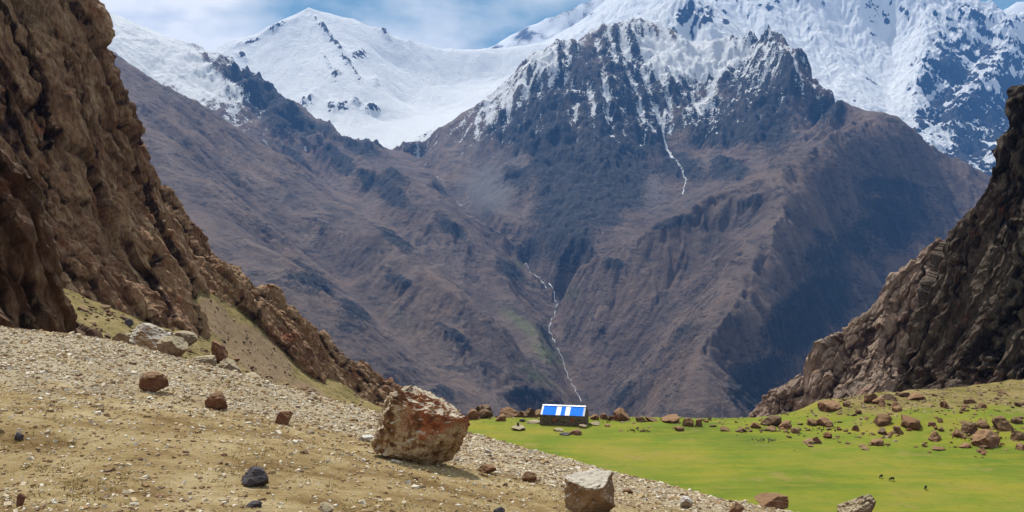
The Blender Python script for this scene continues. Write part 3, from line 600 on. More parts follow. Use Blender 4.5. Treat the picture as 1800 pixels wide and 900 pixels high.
# nearer dark crag at the left edge
nc = [(-200, 120, 66), (-60, 230, 66), (0, 262, 66.5), (22, 290, 67), (45, 320, 67.5), (66, 355, 68), (70, 400, 68.5), (78, 450, 69), (90, 492, 70), (96, 530, 70.5), (122, 560, 72), (142, 585, 74), (156, 612, 76)]
nf = [(-200, 300, 60), (-200, 500, 57), (-60, 400, 61), (-60, 560, 57), (20, 400, 64), (20, 520, 61.5), (20, 610, 58), (60, 480, 66.5), (60, 560, 64), (60, 620, 61), (110, 600, 67), (140, 622, 69)]
cliff('dark_near_crag', [('c', nc, (4, 10))] + G3(nf), (-.72, -.46, 55, 78), (300, 420), mat_cliff('dark_red_near_crag_rock', [(.07, .028, .014), (.13, .06, .03), (.23, .145, .08), (.12, .07, .04), (.40, .28, .16), (.018, .007, .004), (.16, .045, .018)], 20), (.3, .1, -.95), (1.7, 1.2, .45), 441, rel=.015, cell=2.6)
# right cliff, the crag behind it and the low outcrop
qc = [(2100, -300, 286), (1900, 0, 289), (1820, 110, 291), (1800, 145, 292), (1785, 190, 293), (1772, 236, 295), (1745, 262, 297), (1728, 312, 299), (1712, 342, 301), (1694, 378, 304), (1668, 402, 307), (1656, 436, 309), (1636, 480, 310), (1618, 530, 311), (1598, 585, 312), (1585, 640, 310), (1572, 700, 306), (1568, 740, 302)]
qf = [(2100, 0, 270), (2100, 400, 262), (2100, 650, 256), (1950, 200, 277), (1950, 450, 268), (1950, 690, 258), (1840, 280, 284), (1840, 480, 275), (1840, 690, 264), (1780, 380, 289), (1760, 540, 282), (1750, 700, 270), (1700, 480, 297), (1690, 600, 289), (1670, 710, 279), (1640, 600, 300), (1620, 710, 290)]
ql = [(P(*p)[0] - a, P(*p)[1] - b, P(*p)[2] - c) for p in qc[11:] for a, b, c in ((7, 0, 22), (18, 4, 60))]
cliff('right_cliff', [('c', qc, (10, 30))] + G3(qf), (.41, .78, 250, 322), (440, 520), RIGHT_ROCK, (-.35, .1, -.93), (5.5, 2.8, 1.1), 551, rel=.02, cell=7, free=ql)
bc = [(1900, 300, 392), (1760, 380, 394), (1690, 410, 396), (1645, 416, 398), (1622, 436, 400), (1606, 468, 401), (1574, 484, 402), (1545, 528, 404), (1500, 562, 408), (1452, 600, 412), (1430, 624, 414), (1424, 690, 404), (1416, 760, 392), (1410, 830, 380)]
bf = [(1900, 600, 370), (1750, 600, 372), (1650, 560, 384), (1640, 700, 368), (1560, 620, 390), (1540, 720, 374), (1480, 660, 396), (1470, 760, 380), (1700, 800, 360), (1500, 840, 365)]
cliff('reddish_back_crag', [('c', bc, (14, 30))] + G3(bf), (.32, .66, 350, 424), (330, 380), BACK_ROCK, (-.2, .1, -.97), (4.5, 2.0, 1.0), 661, rel=.02, cell=8)
oc = [(1470, 650, 462), (1440, 664, 463), (1425, 668, 464), (1408, 655, 464), (1385, 664, 466), (1352, 690, 468), (1330, 714, 470), (1305, 742, 472), (1280, 780, 474)]
cliff('low_outcrop', [('c', oc, (14, 26))] + G3([(1470, 760, 440), (1410, 740, 446), (1360, 770, 448), (1320, 800, 450), (1400, 850, 430), (1300, 860, 440)]), (.235, .38, 425, 482), (170, 170), BACK_ROCK, (-.2, .1, -.97), (5, 3, 1.3), 771, rel=.02, cell=7)
# ------------------------------------------------------------------ rocks
def mat_rock(name, stops, top=None, spots=None, scale=1.0, rnd=False):
    t = NT(name, .85, .25)
    a = t.noise(1.3 * scale, 8, .65, None, .5); b = t.noise(5 * scale, 7, .7); c = t.noise(.9 * scale, 5, .6, t.map((1, 1, .5), (.4, .3, 0)))
    s = t.ramp(a, stops)
    s = t.mix(t.rng(b, .54, .72, 0, .55), s, stops[-1][1]); s = t.mix(t.rng(b, .46, .28, 0, .6), s, tuple(v * .45 for v in stops[0][1]))
    if spots: s = t.mix(t.rng(c, .50, .62, 0, .85), s, spots)
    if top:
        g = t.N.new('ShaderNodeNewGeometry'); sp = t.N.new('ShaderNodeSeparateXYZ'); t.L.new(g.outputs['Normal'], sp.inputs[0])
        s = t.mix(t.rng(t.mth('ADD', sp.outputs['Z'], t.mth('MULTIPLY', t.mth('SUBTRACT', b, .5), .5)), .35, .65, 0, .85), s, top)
    if rnd:
        oi = t.N.new('ShaderNodeObjectInfo'); s = t.mix(1, s, t.ramp(oi.outputs['Random'], [(0, (.55, .5, .48)), (.35, (.95, .85, .7)), (.7, (.8, .55, .4)), (1, (1.25, 1.2, 1.1))]), 'MULTIPLY')
    t.color(s); t.bump(t.mth('ADD', b, t.mth('MULTIPLY', t.vor(2.2 * scale, None, 'DISTANCE_TO_EDGE'), .5)), .10 / scale, .9)
    return t.m
def rock_mesh(name, seed, dims=(1, 1, 1), lev=3, cuts=11, rough=.12, planes=None, sq=.0, flat=0.):
    """angular block: a sphere cut by planes, then chipped"""
    rs = np.random.RandomState(seed)
    bm = bmesh.new(); bmesh.ops.create_icosphere(bm, subdivisions=lev, radius=1.0); bm.verts.ensure_lookup_table()
    co = np.array([v.co[:] for v in bm.verts]); fc = np.array([[v.index for v in f.verts] for f in bm.faces]); bm.free()
    if sq: co = co / (np.sum(np.abs(co) ** (2 + sq * 6), axis=1) ** (1 / (2 + sq * 6)))[:, None]
    pl = list(planes or [])
    for _ in range(cuts):
        n = rs.normal(size=3); n[2] *= .8; n /= np.linalg.norm(n); pl.append((*n, rs.uniform(.50, .84)))
    wob = fbm(co[:, 0] * 1.7, co[:, 1] * 1.7, co[:, 2] * 1.7, o=3, seed=seed) * rough * 1.2
    for nx, ny, nz, d in pl:
        n = np.array([nx, ny, nz]); n = n / np.linalg.norm(n); q = co @ n; over = np.maximum(q - d - wob * .35, 0); co = co - over[:, None] * n
    rr = np.linalg.norm(co, axis=1, keepdims=True)
    nn = fbm(co[:, 0] * 3 + seed, co[:, 1] * 3, co[:, 2] * 3, o=5, seed=seed, gain=.6, ridge=True)
    f1, f2, cid = cells(co[:, 0] * 3.1, co[:, 1] * 3.1, co[:, 2] * 3.1, seed)
    co = co * (1 + (nn[:, None] - .35) * rough + (cid[:, None] - .5) * rough * .5)
    if flat: co[:, 2] = np.maximum(co[:, 2], -flat)
    co = co * np.array(dims) * .5
    me = mesh_np(name, co, fc, smooth=False); return me
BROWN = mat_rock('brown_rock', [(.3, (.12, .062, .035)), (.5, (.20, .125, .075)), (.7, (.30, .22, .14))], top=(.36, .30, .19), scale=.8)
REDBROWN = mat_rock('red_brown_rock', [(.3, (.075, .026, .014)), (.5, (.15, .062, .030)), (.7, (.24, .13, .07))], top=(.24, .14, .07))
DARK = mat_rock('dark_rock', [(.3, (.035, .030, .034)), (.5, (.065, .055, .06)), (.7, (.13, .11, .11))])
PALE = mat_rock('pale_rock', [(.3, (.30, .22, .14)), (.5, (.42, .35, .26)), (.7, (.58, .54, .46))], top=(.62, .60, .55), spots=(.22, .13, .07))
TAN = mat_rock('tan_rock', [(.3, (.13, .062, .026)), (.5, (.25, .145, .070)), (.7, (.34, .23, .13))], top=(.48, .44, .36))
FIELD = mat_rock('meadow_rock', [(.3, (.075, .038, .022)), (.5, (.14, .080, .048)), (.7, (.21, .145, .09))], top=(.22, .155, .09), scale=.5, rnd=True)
STONE = mat_rock('scree_stone', [(.3, (.34, .27, .18)), (.5, (.46, .40, .30)), (.7, (.62, .58, .50))], scale=5, rnd=True)

def big_boulder():
    t = NT('rusty_quartz_boulder', .8, .3)
    a = t.noise(.75, 9, .62, None, .8); b = t.noise(4, 8, .72); c = t.noise(1.0, 6, .65, t.map((1, 1, .8)), .6); l = t.noise(1.6, 8, .7, t.map((2.2, 1, .35), (.2, .5, 0)))
    g = t.N.new('ShaderNodeNewGeometry'); sp = t.N.new('ShaderNodeSeparateXYZ'); t.L.new(g.outputs['Normal'], sp.inputs[0])
    so = t.N.new('ShaderNodeSeparateXYZ'); t.L.new(t.co.outputs['Object'], so.inputs[0])
    a = t.mth('ADD', t.mth('MULTIPLY', a, .62), t.mth('MULTIPLY', b, .38))
    s = t.ramp(a, [(.36, (.055, .022, .010)), (.41, (.09, .034, .014)), (.47, (.20, .088, .032)), (.52, (.50, .36, .19)), (.57, (.24, .125, .055)), (.63, (.54, .44, .29))])  # rust mottling, its colours darkened to paint in the shaded front
    s = t.mix(t.rng(l, .5, .7, 0, .6), s, (.46, .36, .24)); s = t.mix(t.rng(b, .46, .30, 0, .7), s, (.075, .035, .022))
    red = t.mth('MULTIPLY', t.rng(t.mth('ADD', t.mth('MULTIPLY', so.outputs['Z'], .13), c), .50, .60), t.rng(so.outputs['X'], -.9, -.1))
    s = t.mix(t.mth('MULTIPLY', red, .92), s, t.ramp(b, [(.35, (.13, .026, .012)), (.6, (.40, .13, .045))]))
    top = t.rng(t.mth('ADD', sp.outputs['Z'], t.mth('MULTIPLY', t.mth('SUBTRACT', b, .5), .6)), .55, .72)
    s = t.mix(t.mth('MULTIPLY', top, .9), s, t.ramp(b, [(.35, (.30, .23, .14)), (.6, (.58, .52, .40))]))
    t.color(s); t.bump(t.mth('ADD', b, t.mth('MULTIPLY', t.vor(1.6, None, 'DISTANCE_TO_EDGE'), .6)), .14, .9)
    # a block standing on one corner: long top face falling to the right, undercut right and bottom faces
    pl = [(.47, .12, .88, .63), (.85, -.10, -.53, .77), (-.34, -.12, -.94, .62), (-.91, -.10, .40, .78), (.03, -1, .08, .60), (.62, -.78, -.1, .78), (-.70, -.70, -.10, .80), (.15, -.72, .68, .70), (-.25, -.72, -.64, .78), (0, 1, 0, .7), (-.5, .1, .86, .86)]
    me = rock_mesh('boulder', 5, (3.22, 2.8, 3.15), 6, 9, .16, pl, sq=0.)
    y = 27.2; x = (741 - 900) / F * y; z = CZ + (450 - 757) / F * y; x += .07
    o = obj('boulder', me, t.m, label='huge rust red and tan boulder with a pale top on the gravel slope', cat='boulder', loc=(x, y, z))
    x, y, z = x + .14, y - 1.0, z - .98
    m2 = rock_mesh('loose', 8, (.5, .35, .16), 3, 8, .1)
    obj('loose_slab', m2, PALE, label='thin pale slab lying on top of the huge boulder', cat='stone', loc=(x - .06, y + .95, z + 2.0), rot=(.1, .25, .3))
    m3 = rock_mesh('loose', 9, (.42, .3, .14), 3, 8, .1)
    obj('loose_slab', m3, BROWN, label='thin brown chip at the left end of the huge boulder top', cat='stone', loc=(x - .66, y + .95, z + 2.28), rot=(0, -.5, .2))
big_boulder()

def put_rock(px, py, w, h, mat, label, fn=slope_z, rng_=(9, 60), seed=1, lev=4, depth=None, name='rock', sink=.18, rot=0., cat='rock', group=None, sq=0., flat=0., tilt=0., cuts=11, r=None, rough=.12):
    """rock whose foot stands at pixel px,py and that measures w by h pixels there"""
    if r is None: x, y, z = hit(px, py, fn, *rng_)
    else:
        y = r; x = (px - 900) / F * r; z = float(fn(x, y)[0])
    W_, H_ = w / F * y * 1.02, h / F * y * 1.02; D_ = depth or W_ * .85
    me = rock_mesh(name, seed, (W_, D_, H_ * (1 + sink)), lev, cuts, rough, sq=sq, flat=flat)
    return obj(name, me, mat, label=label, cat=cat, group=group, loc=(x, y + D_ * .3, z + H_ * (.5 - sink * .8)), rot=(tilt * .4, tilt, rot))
# rocks on the gravel slope
put_rock(1044, 905, 88, 78, TAN, 'pale topped block with brown sides at the foot of the slope', seed=21, lev=5, sq=.35, cuts=7, rng_=(9, 45), rot=.3, rough=.13)
put_rock(1040, 848, 40, 26, PALE, 'whitish rounded stone resting on the pale topped block', seed=22, lev=4, r=24.3, sink=0.)
bpy.data.objects['rock.001'].location.z = CZ + (450 - 838) / F * 24.3
put_rock(266, 690, 50, 36, REDBROWN, 'red brown rock in the pale gravel left of the long slab', seed=23, tilt=.35)
put_rock(380, 720, 46, 32, REDBROWN, 'wedge of red brown rock right of the long pale slab', seed=24, tilt=.45, cuts=14)
put_rock(497, 746, 32, 22, REDBROWN, 'small squarish brown rock half sunk in the upper gravel', seed=25, sq=.3)
put_rock(445, 856, 56, 32, DARK, 'dark grey rock with a flat top alone on ochre soil', seed=26, tilt=.15, flat=.7)
put_rock(30, 775, 22, 14, DARK, 'small dark pointed stone near the left edge', seed=27)
put_rock(33, 893, 18, 26, REDBROWN, 'rusty stone poking from a dark tuft at the bottom left', seed=28)
put_rock(930, 848, 26, 22, REDBROWN, 'small rusty rock below the grassy edge right of the boulder', seed=29, tilt=.3)
put_rock(855, 832, 34, 14, REDBROWN, 'low brown stone just right of the boulder shadow', seed=30)
put_rock(856, 800, 16, 10, PALE, 'orange and white stone in the gravel right of the boulder', seed=31)
put_rock(1105, 868, 22, 10, REDBROWN, 'brown sliver of rock right of the pale topped block', seed=32)
put_rock(1205, 894, 26, 20, PALE, 'bright white stone near the bottom edge of the slope', seed=33)
put_rock(1296, 908, 30, 24, REDBROWN, 'orange red stone at the bottom beside the white one', seed=34)
put_rock(1362, 918, 66, 22, REDBROWN, 'low reddish rock breaking the grassy edge at the bottom', seed=35, r=31)
put_rock(1512, 935, 80, 66, BROWN, 'domed red and grey mottled rock cut by the bottom edge', seed=36, lev=5, r=30.5, rough=.17)
put_rock(875, 905, 26, 12, DARK, 'flat dark stone at the lower edge below the boulder', seed=37)
put_rock(445, 893, 30, 10, DARK, 'cluster of dark rock at the bottom under the dark grey rock', seed=38, rough=.2)
put_rock(570, 900, 40, 14, BROWN, 'flat brown rock at the bottom edge of the ochre soil', seed=39)
put_rock(690, 800, 30, 14, PALE, 'pale stone tucked under the left foot of the boulder', seed=40)
put_rock(640, 776, 34, 10, PALE, 'flat white slab left of the boulder', seed=41)
# long slab and its neighbours on the crest of the slope
put_rock(262, 655, 100, 40, TAN, 'long pale slab lying along the crest of the slope', seed=42, lev=5, tilt=.42, depth=2.2, r=52, rough=.14)
put_rock(300, 662, 60, 44, BROWN, 'brown block under the lower end of the long pale slab', seed=43, lev=4, tilt=.5, r=51)
put_rock(212, 612, 34, 26, BROWN, 'tan block at the upper end of the long pale slab', seed=44, r=54, sq=.2)
# rocks on the dry talus behind the crest
TL = dict(fn=ground_z, rng_=(60, 260))
put_rock(318, 610, 48, 28, BROWN, 'flat brown overhanging rock on the dry slope under the cliff', seed=45, flat=.6, **TL)
put_rock(285, 605, 34, 26, PALE, 'greenish pale rock beside the flat overhanging rock', seed=46, **TL)
put_rock(385, 640, 30, 48, REDBROWN, 'dark leaning pinnacle standing on the dry slope', seed=47, tilt=-.3, cuts=14, **TL)
put_rock(400, 665, 48, 34, BROWN, 'broad brown rock below the leaning pinnacle', seed=48, **TL)
put_rock(352, 650, 52, 30, BROWN, 'rounded tan rock between the long slab and the pinnacle', seed=49, **TL)
put_rock(440, 680, 56, 24, BROWN, 'low broken rock at the lower end of the rubble row', seed=50, **TL)
put_rock(488, 690, 34, 16, BROWN, 'last low rock of the rubble row above the gravel', seed=51, **TL)
put_rock(224, 572, 16, 12, DARK, 'small black rock on the dry slope under the cliff', seed=52, **TL)
put_rock(158, 600, 26, 16, REDBROWN, 'dark red rock at the foot of the near crag', seed=53, r=74, fn=ground_z)

# ------------------------------------------------------------------ rocks around the meadow
MR = dict(fn=ground_z, rng_=(120, 262), cat='rock')
field = [
 (830, 737, 26, 20, 'rounded tan rock nearest the boulder on the meadow rim'), (847, 722, 40, 24, 'tall dark brown rock on the rim behind the boulder'), (850, 735, 30, 18, 'brown rock in front of the tall dark one on the rim'),
 (893, 722, 40, 17, 'long brown domed rock on the rim left of the hut'), (922, 727, 22, 13, 'low pale wedge rock on the rim left of the hut'), (945, 725, 24, 14, 'tan rock touching the rim just left of the hut'),
 (880, 739, 20, 16, 'round mossy brown rock alone on the grass left of the hut'), (897, 728, 18, 10, 'pale rock behind the round mossy one'), (930, 716, 20, 16, 'upright tan stone just above the hut left corner'),
 (1045, 737, 16, 12, 'brown rock against the right gable of the hut'), (1060, 736, 18, 12, 'rounded rock two paces right of the hut'), (1075, 738, 14, 9, 'small rock between the hut and the big red rock'),
 (1094, 738, 36, 24, 'big squarish dark red rock right of the hut'), (1126, 741, 20, 9, 'low grey rock right of the big red rock'), (1145, 740, 22, 8, 'flat grey rock on the rim by the big red rock'),
 (1180, 742, 48, 12, 'long flat red brown slab on the far rim'), (1213, 749, 22, 15, 'squat red rock at the foot of the spike'), (1228, 749, 12, 24, 'thin pointed red spike of rock on the rim'),
 (1195, 757, 20, 9, 'brown flat rock in front of the long slab'), (1275, 757, 24, 8, 'low tan rock on the rim right of the spike'), (1303, 758, 20, 8, 'low green grey rock further along the rim'), (1330, 752, 20, 12, 'brown rock at the start of the rocky rise'),
 (1356, 748, 44, 18, 'wide dark rock above a pale flat stone on the rise'), (1355, 757, 22, 6, 'pale flat stone at the foot of the wide dark rock'), (1380, 752, 26, 14, 'rubbly brown rock right of the wide dark rock'), (1400, 760, 22, 12, 'pointed brown rock at the edge of the turf'),
 (1430, 747, 26, 14, 'slanting brown rock low on the rise'), (1452, 748, 30, 16, 'tan broken rock in the rubble low on the rise'), (1437, 779, 16, 12, 'brown rock at the turf edge below the rubble'), (1455, 769, 18, 10, 'brown rock just above the turf edge'),
 (1461, 721, 44, 22, 'large rounded mossy rock on the skyline of the rise'), (1490, 714, 16, 12, 'dark rock right of the large mossy one'), (1535, 706, 26, 18, 'dark upright rock on the skyline of the rise'), (1548, 708, 22, 14, 'brown block leaning on the dark upright rock'),
 (1565, 702, 22, 10, 'low red rock on the skyline near the cliff foot'), (1590, 696, 22, 12, 'dark brown rock under the cliff foot'), (1612, 701, 34, 12, 'slanting flat slab below the cliff foot'),
 (1553, 746, 34, 22, 'dark triangular rock in the middle of the rise'), (1608, 752, 46, 24, 'big pink topped rock in the middle of the rise'), (1580, 722, 20, 10, 'small dark rock above the big pink topped one'), (1663, 716, 20, 12, 'red ring shaped rock high on the rise'),
 (1704, 709, 22, 8, 'flat dark rock high on the rise'), (1728, 716, 14, 9, 'small rusty rock beside the flat dark one'), (1795, 714, 20, 8, 'grey slab by the right edge high on the rise'), (1763, 690, 14, 8, 'small dark rock high by the right edge'),
 (1648, 774, 26, 16, 'dark red rock on the turf at the foot of the rise'), (1582, 762, 22, 14, 'brown rock in the grass below the pink topped rock'), (1552, 763, 20, 12, 'pale pink rock above a small dark mound'), (1545, 782, 30, 14, 'dark mound of stone out on the turf'),
 (1506, 757, 14, 12, 'small brown rock in the grass by the rubble'), (1425, 780, 34, 8, 'flat dark stones out on the turf'), (1698, 786, 22, 8, 'low brown stone out on the turf'), (1650, 791, 26, 5, 'thin slab flat on the turf'), (1728, 795, 18, 5, 'thin brown sliver on the turf near the large dark rock'),
 (1742, 785, 56, 32, 'large dark wedge rock at the turf edge on the right'), (1772, 756, 36, 28, 'tall red rock above the large dark wedge'), (1712, 762, 34, 20, 'brown rubble rock left of the tall red one'), (1690, 768, 24, 16, 'dark brown rock left of the large wedge'),
 (1735, 752, 26, 14, 'orange tinted rock behind the large wedge'), (1790, 772, 24, 18, 'brown rock at the right edge beside the large wedge'), (1796, 790, 22, 12, 'low rock at the right edge in the turf'), (1790, 744, 18, 12, 'brown rock at the right edge above the tall red one'), (1654, 742, 12, 8, 'small reddish rock right of the pink topped rock'),
 (1640, 748, 16, 8, 'small tan rock under the reddish one'), (1695, 721, 12, 6, 'small brown rock below the flat dark one'), (1510, 727, 12, 7, 'small rock high in the middle of the rise'), (1577, 716, 18, 12, 'green grey rock near the top of the rise')]
for k, (px, py, w, h, lab) in enumerate(field):
    put_rock(px, py + 1, w, h, FIELD if k % 3 else REDBROWN, lab, seed=100 + k, lev=3, sink=.45, rough=.22, rot=(k * 1.7) % 6.28 if w < h * 2.2 else .1, tilt=(k % 5 - 2) * .12, depth=None, cuts=9, sq=.15 * (k % 3), **MR)
# low flat stones on the turf in front of the hut
put_rock(914, 757, 30, 8, BROWN, 'flat tan slab on the turf carrying a small cairn', seed=201, lev=3, flat=.6, name='slab', **MR)
_b = bpy.data.objects['slab'].location
me = rock_mesh('cairn', 203, (.75, .7, 1.5), 3, 14, .15); obj('cairn', me, DARK, label='small pointed stone standing on the flat tan slab', cat='stone', loc=(_b[0] - .4, _b[1], _b[2] + .95))
put_rock(981, 759, 22, 6, BROWN, 'flat tan stone in front of the hut', seed=202, lev=3, name='slab', **MR)
put_rock(1013, 765, 24, 11, REDBROWN, 'low dark red rock in front of the hut', seed=204, lev=3, **MR)
put_rock(994, 766, 26, 4, DARK, 'thin dark stone beside the low dark red rock', seed=205, lev=3, **MR)
put_rock(1024, 753, 18, 6, BROWN, 'small tan stone near the hut right corner', seed=206, lev=3, **MR)
put_rock(938, 745, 32, 5, BROWN, 'long low tan stone edging the hut left side', seed=207, lev=3, name='slab', **MR)
put_rock(918, 742, 12, 5, DARK, 'small dark slab left of the hut', seed=208, lev=3, name='slab', **MR)
put_rock(1047, 748, 22, 6, BROWN, 'flat brown stone right of the hut foot', seed=209, lev=3, name='slab', **MR)

# heaps of small dark rubble on the turf
def heap(px, py, w, h, n, seed, label):
    rs = random.Random(seed); x, y, z = hit(px, py, ground_z, 150, 262); W_ = w / F * y
    e = obj('rubble_heap', None, None, loc=(x, y, z), label=label, cat='rubble heap')
    shared = [rock_mesh('stone', seed + q, (1, .8, .6), 2, 9, .15) for q in range(3)]
    for m in shared: m.materials.append(FIELD if seed % 2 else DARK)
    for q in range(n):
        a = rs.uniform(-1, 1); dx = a * W_ / 2; s = rs.uniform(.35, .8) * (1.15 - abs(a) * .6) * h / 10
        dy = rs.uniform(-1, 1) * W_ * .22; zz = float(ground_z(x + dx, y + dy)[0]) - z
        o = obj('stone', shared[q % 3], None, parent=e, loc=(dx, dy, zz + s * .2 + rs.random() * (1 - abs(a)) * h / F * y * .45), rot=(rs.random() * 6, rs.random() * 6, rs.random() * 6)); o.scale = (s, s, s)
heap(1122, 758, 40, 11, 26, 401, 'low heap of dark grey rubble on the grass right of the hut')
heap(1345, 775, 62, 7, 34, 402, 'long grey strip of rubble lying on the turf')
heap(1210, 752, 30, 6, 14, 403, 'pale rubble between the slab and the spike')
heap(1720, 770, 90, 12, 46, 405, 'brown rubble spread around the large wedge rock')
heap(1455, 755, 70, 9, 36, 407, 'brown rubble low on the rise')
heap(900, 733, 90, 8, 30, 409, 'tan rubble along the rim behind the round mossy rock')
heap(1070, 741, 50, 6, 20, 411, 'small pale rubble between the hut and the big red rock')

# scattered rocks that nothing tells apart
def scatter_field():
    rs = random.Random(5); base = [rock_mesh('field_rock', 300 + q, (1, .8, .62), 3, 10, .14) for q in range(6)]
    for m in base: m.materials.append(FIELD)
    n = 0; tries = 0
    while n < 290 and tries < 3000:
        tries += 1
        px = rs.uniform(1330, 1800) if rs.random() < .8 else rs.uniform(1060, 1340)
        if rs.random() < .6:
            q = field[rs.randrange(20, len(field))]; px = min(1800, q[0] + rs.gauss(0, 22)); py = q[1] + rs.gauss(3, 4)
        elif px > 1340: lo = np.interp(px, [1330, 1440, 1620, 1800], [742, 712, 692, 678]); py = rs.uniform(lo, np.interp(px, [1330, 1500, 1800], [762, 782, 800]))
        else: py = rs.uniform(738, 758)
        x, y, z = hit(px, py, ground_z, 150, 270, 700); s = math.exp(rs.gauss(.02, .42)); s = min(s, 2.1)
        o = obj('field_rock', base[n % 6], None, label='small rough rock on the far rim of the meadow right of the hut' if px < 1340 else ('small brown rock on the drier upper part of the rocky rise' if z > 1.6 else 'small brown rock in the grass low on the rocky rise'), cat='rock', group='small rocks scattered over the rocky rise and rim', loc=(x, y, z + s * .06), rot=(rs.uniform(-.4, .4), rs.uniform(-.4, .4), rs.random() * 6.28))
        o.scale = (s, s, s * rs.uniform(.6, 1.1)); n += 1
    n = 0
    while n < 120:
        px = rs.uniform(100, 600); lo = np.interp(px, [90, 340, 600], [508, 600, 716]); hi = np.interp(px, [0, 200, 350, 600], [578, 600, 638, 712]); py = rs.uniform(lo, max(hi, lo + 6))
        x, y, z = hit(px, py, ground_z, 75, 262, 900); s = math.exp(rs.gauss(.15, .5)) * y / 190
        o = obj('talus_rock', base[n % 6], None, label='small brown rock on the olive dry slope between near crag and long slab' if px < 340 else 'small brown rock on the bare earth below the broken ridge', cat='rock', group='small rocks on the dry slope under the left cliff', loc=(x, y, z + s * .1), rot=(rs.uniform(-.4, .4), rs.uniform(-.4, .4), rs.random() * 6.28))
        o.scale = (s * .9, s * .9, s * rs.uniform(.5, 1.)); n += 1
scatter_field()

# ------------------------------------------------------------------ stones of the gravel slope
def chips(x, y, z, s, rs):
    n = len(x)
    box = np.array([(-1, -1, -1), (1, -1, -1), (1, 1, -1), (-1, 1, -1), (-.8, -.8, 1), (.8, -.8, 1), (.8, .8, 1), (-.8, .8, 1)], float) * .5
    V = box[None] * (1 + rs.uniform(-.35, .35, (n, 8, 3))) * np.stack([s * rs.uniform(.8, 1.6, n), s, s * rs.uniform(.35, .8, n)], 1)[:, None]
    a = rs.uniform(0, 6.28, n); b = rs.uniform(-.5, .5, n); ca, sa, cb, sb = np.cos(a), np.sin(a), np.cos(b), np.sin(b)
    X, Y, Z = V[..., 0], V[..., 1], V[..., 2]
    X, Z = X * cb[:, None] + Z * sb[:, None], Z * cb[:, None] - X * sb[:, None]
    X, Y = X * ca[:, None] - Y * sa[:, None], X * sa[:, None] + Y * ca[:, None]
    co = np.stack([X + x[:, None], Y + y[:, None], Z + (z + s * .06)[:, None]], -1).reshape(-1, 3)
    q = np.array([(4, 5, 6, 7), (0, 1, 5, 4), (1, 2, 6, 5), (2, 3, 7, 6), (3, 0, 4, 7)])
    fc = (q[None] + (np.arange(n) * 8)[:, None, None]).reshape(-1, 4)
    return co, fc
def scree():
    rs = np.random.RandomState(3)
    # countable larger stones
    base = [rock_mesh('scree_stone', 500 + q, (1, .75, .5), 2, 9, .13) for q in range(8)]
    for m in base: m.materials.append(STONE)
    n = 0
    while n < 260:
        u = rs.uniform(-.60, .42); y = math.exp(rs.uniform(math.log(14), math.log(54))); x = u * y
        z = float(slope_z(x, y)[0]); pv = 450 - F * (z - CZ) / y
        if pv > 900 or rs.random() > .15 + pebbly(np.array([x]), np.array([y]))[0]: continue
        s = float(np.clip(math.exp(rs.normal(-1.75, .38)), .1, .5)) * (y / 32) ** .5
        o = obj('scree_stone', base[n % 8], None, label='small pale stone on the bare ochre soil of the near slope' if pebbly(np.array([x]), np.array([y]))[0] < .35 else ('small pale stone in the gravel band left of the huge boulder' if u < -.1 else 'small pale stone in the gravel strip right of the huge boulder'), cat='stone', group='loose stones on the gravel slope', loc=(x, y, z + s * .08), rot=(rs.uniform(-.5, .5), rs.uniform(-.5, .5), rs.uniform(0, 6.28)))
        o.scale = (s, s * rs.uniform(.7, 1.1), s * rs.uniform(.6, 1.2)); n += 1
    # the uncountable rest
    N = 260000
    u = rs.uniform(-.66, .50, N); y = np.exp(rs.uniform(math.log(13), math.log(58), N)); x = u * y
    keep = rs.rand(N) < (.13 + pebbly(x, y) ** 1.3 * .50) * (.35 + .65 * sstep(10, 40, y)); x, y = x[keep], y[keep]
    z = slope_z(x, y); pv = 450 - F * (z - CZ) / y; k = pv < 925; x, y, z = x[k], y[k], z[k]
    n = len(x); s = np.exp(rs.normal(-3.1, .5, n)).clip(.02, .20) * (y / 30) ** .45
    co, fc = chips(x, y, z, s, rs)
    t = NT('gravel_stones', .9, .2)
    s1 = t.ramp(t.attr('tone'), [(.0, (.11, .065, .035)), (.22, (.25, .15, .065)), (.45, (.40, .29, .15)), (.72, (.48, .40, .28)), (1., (.62, .57, .47))])
    t.color(t.mix(t.rng(t.noise(18, 4), .4, .7, 0, .4), s1, (.22, .17, .11)))
    me2, t2 = None, NT('brown_rubble', .9, .15)
    t2.color(t2.ramp(t2.attr('tone'), [(0, (.045, .026, .016)), (.35, (.12, .072, .040)), (.65, (.20, .14, .085)), (1, (.34, .28, .20))]))
    N2 = 60000; u2 = rs.uniform(-.72, .72, N2); y2 = rs.uniform(70, 285, N2); x2 = u2 * y2; p2 = 900 + F * u2
    den = sstep(760, 600, p2) * .75 * sstep(-.35, .5, fbm(x2 / 12, y2 / 12, o=4, seed=33)) + sstep(1340, 1500, p2) * sstep(196, 214, y2) * .8 * sstep(-.1, .45, fbm(x2 / 9, y2 / 9, o=4, seed=34)) + sstep(760, 800, p2) * sstep(219, 227, y2) * .9 * sstep(-.2, .4, fbm(x2 / 5, y2 / 5, o=3, seed=35))
    k2 = (rs.rand(N2) < den) & (y2 < edge_r(x2, y2) + 1); x2, y2 = x2[k2], y2[k2]; z2 = ground_z(x2, y2); s2 = np.exp(rs.normal(-1.35, .5, len(x2))).clip(.08, .8) * (y2 / 220) ** .6
    co2, fc2 = chips(x2, y2, z2, s2, rs); print('rubble', len(x2))
    obj('brown_rubble', mesh_np('brown_rubble', co2, fc2, dict(tone=np.repeat(rs.rand(len(x2)), 8)), smooth=False), t2.m, kind='stuff')
    me = mesh_np('gravel_stones', co, fc, dict(tone=np.repeat(rs.rand(n), 8)), smooth=False)
    obj('gravel_stones', me, t.m, kind='stuff'); print('gravel', n)
scree()
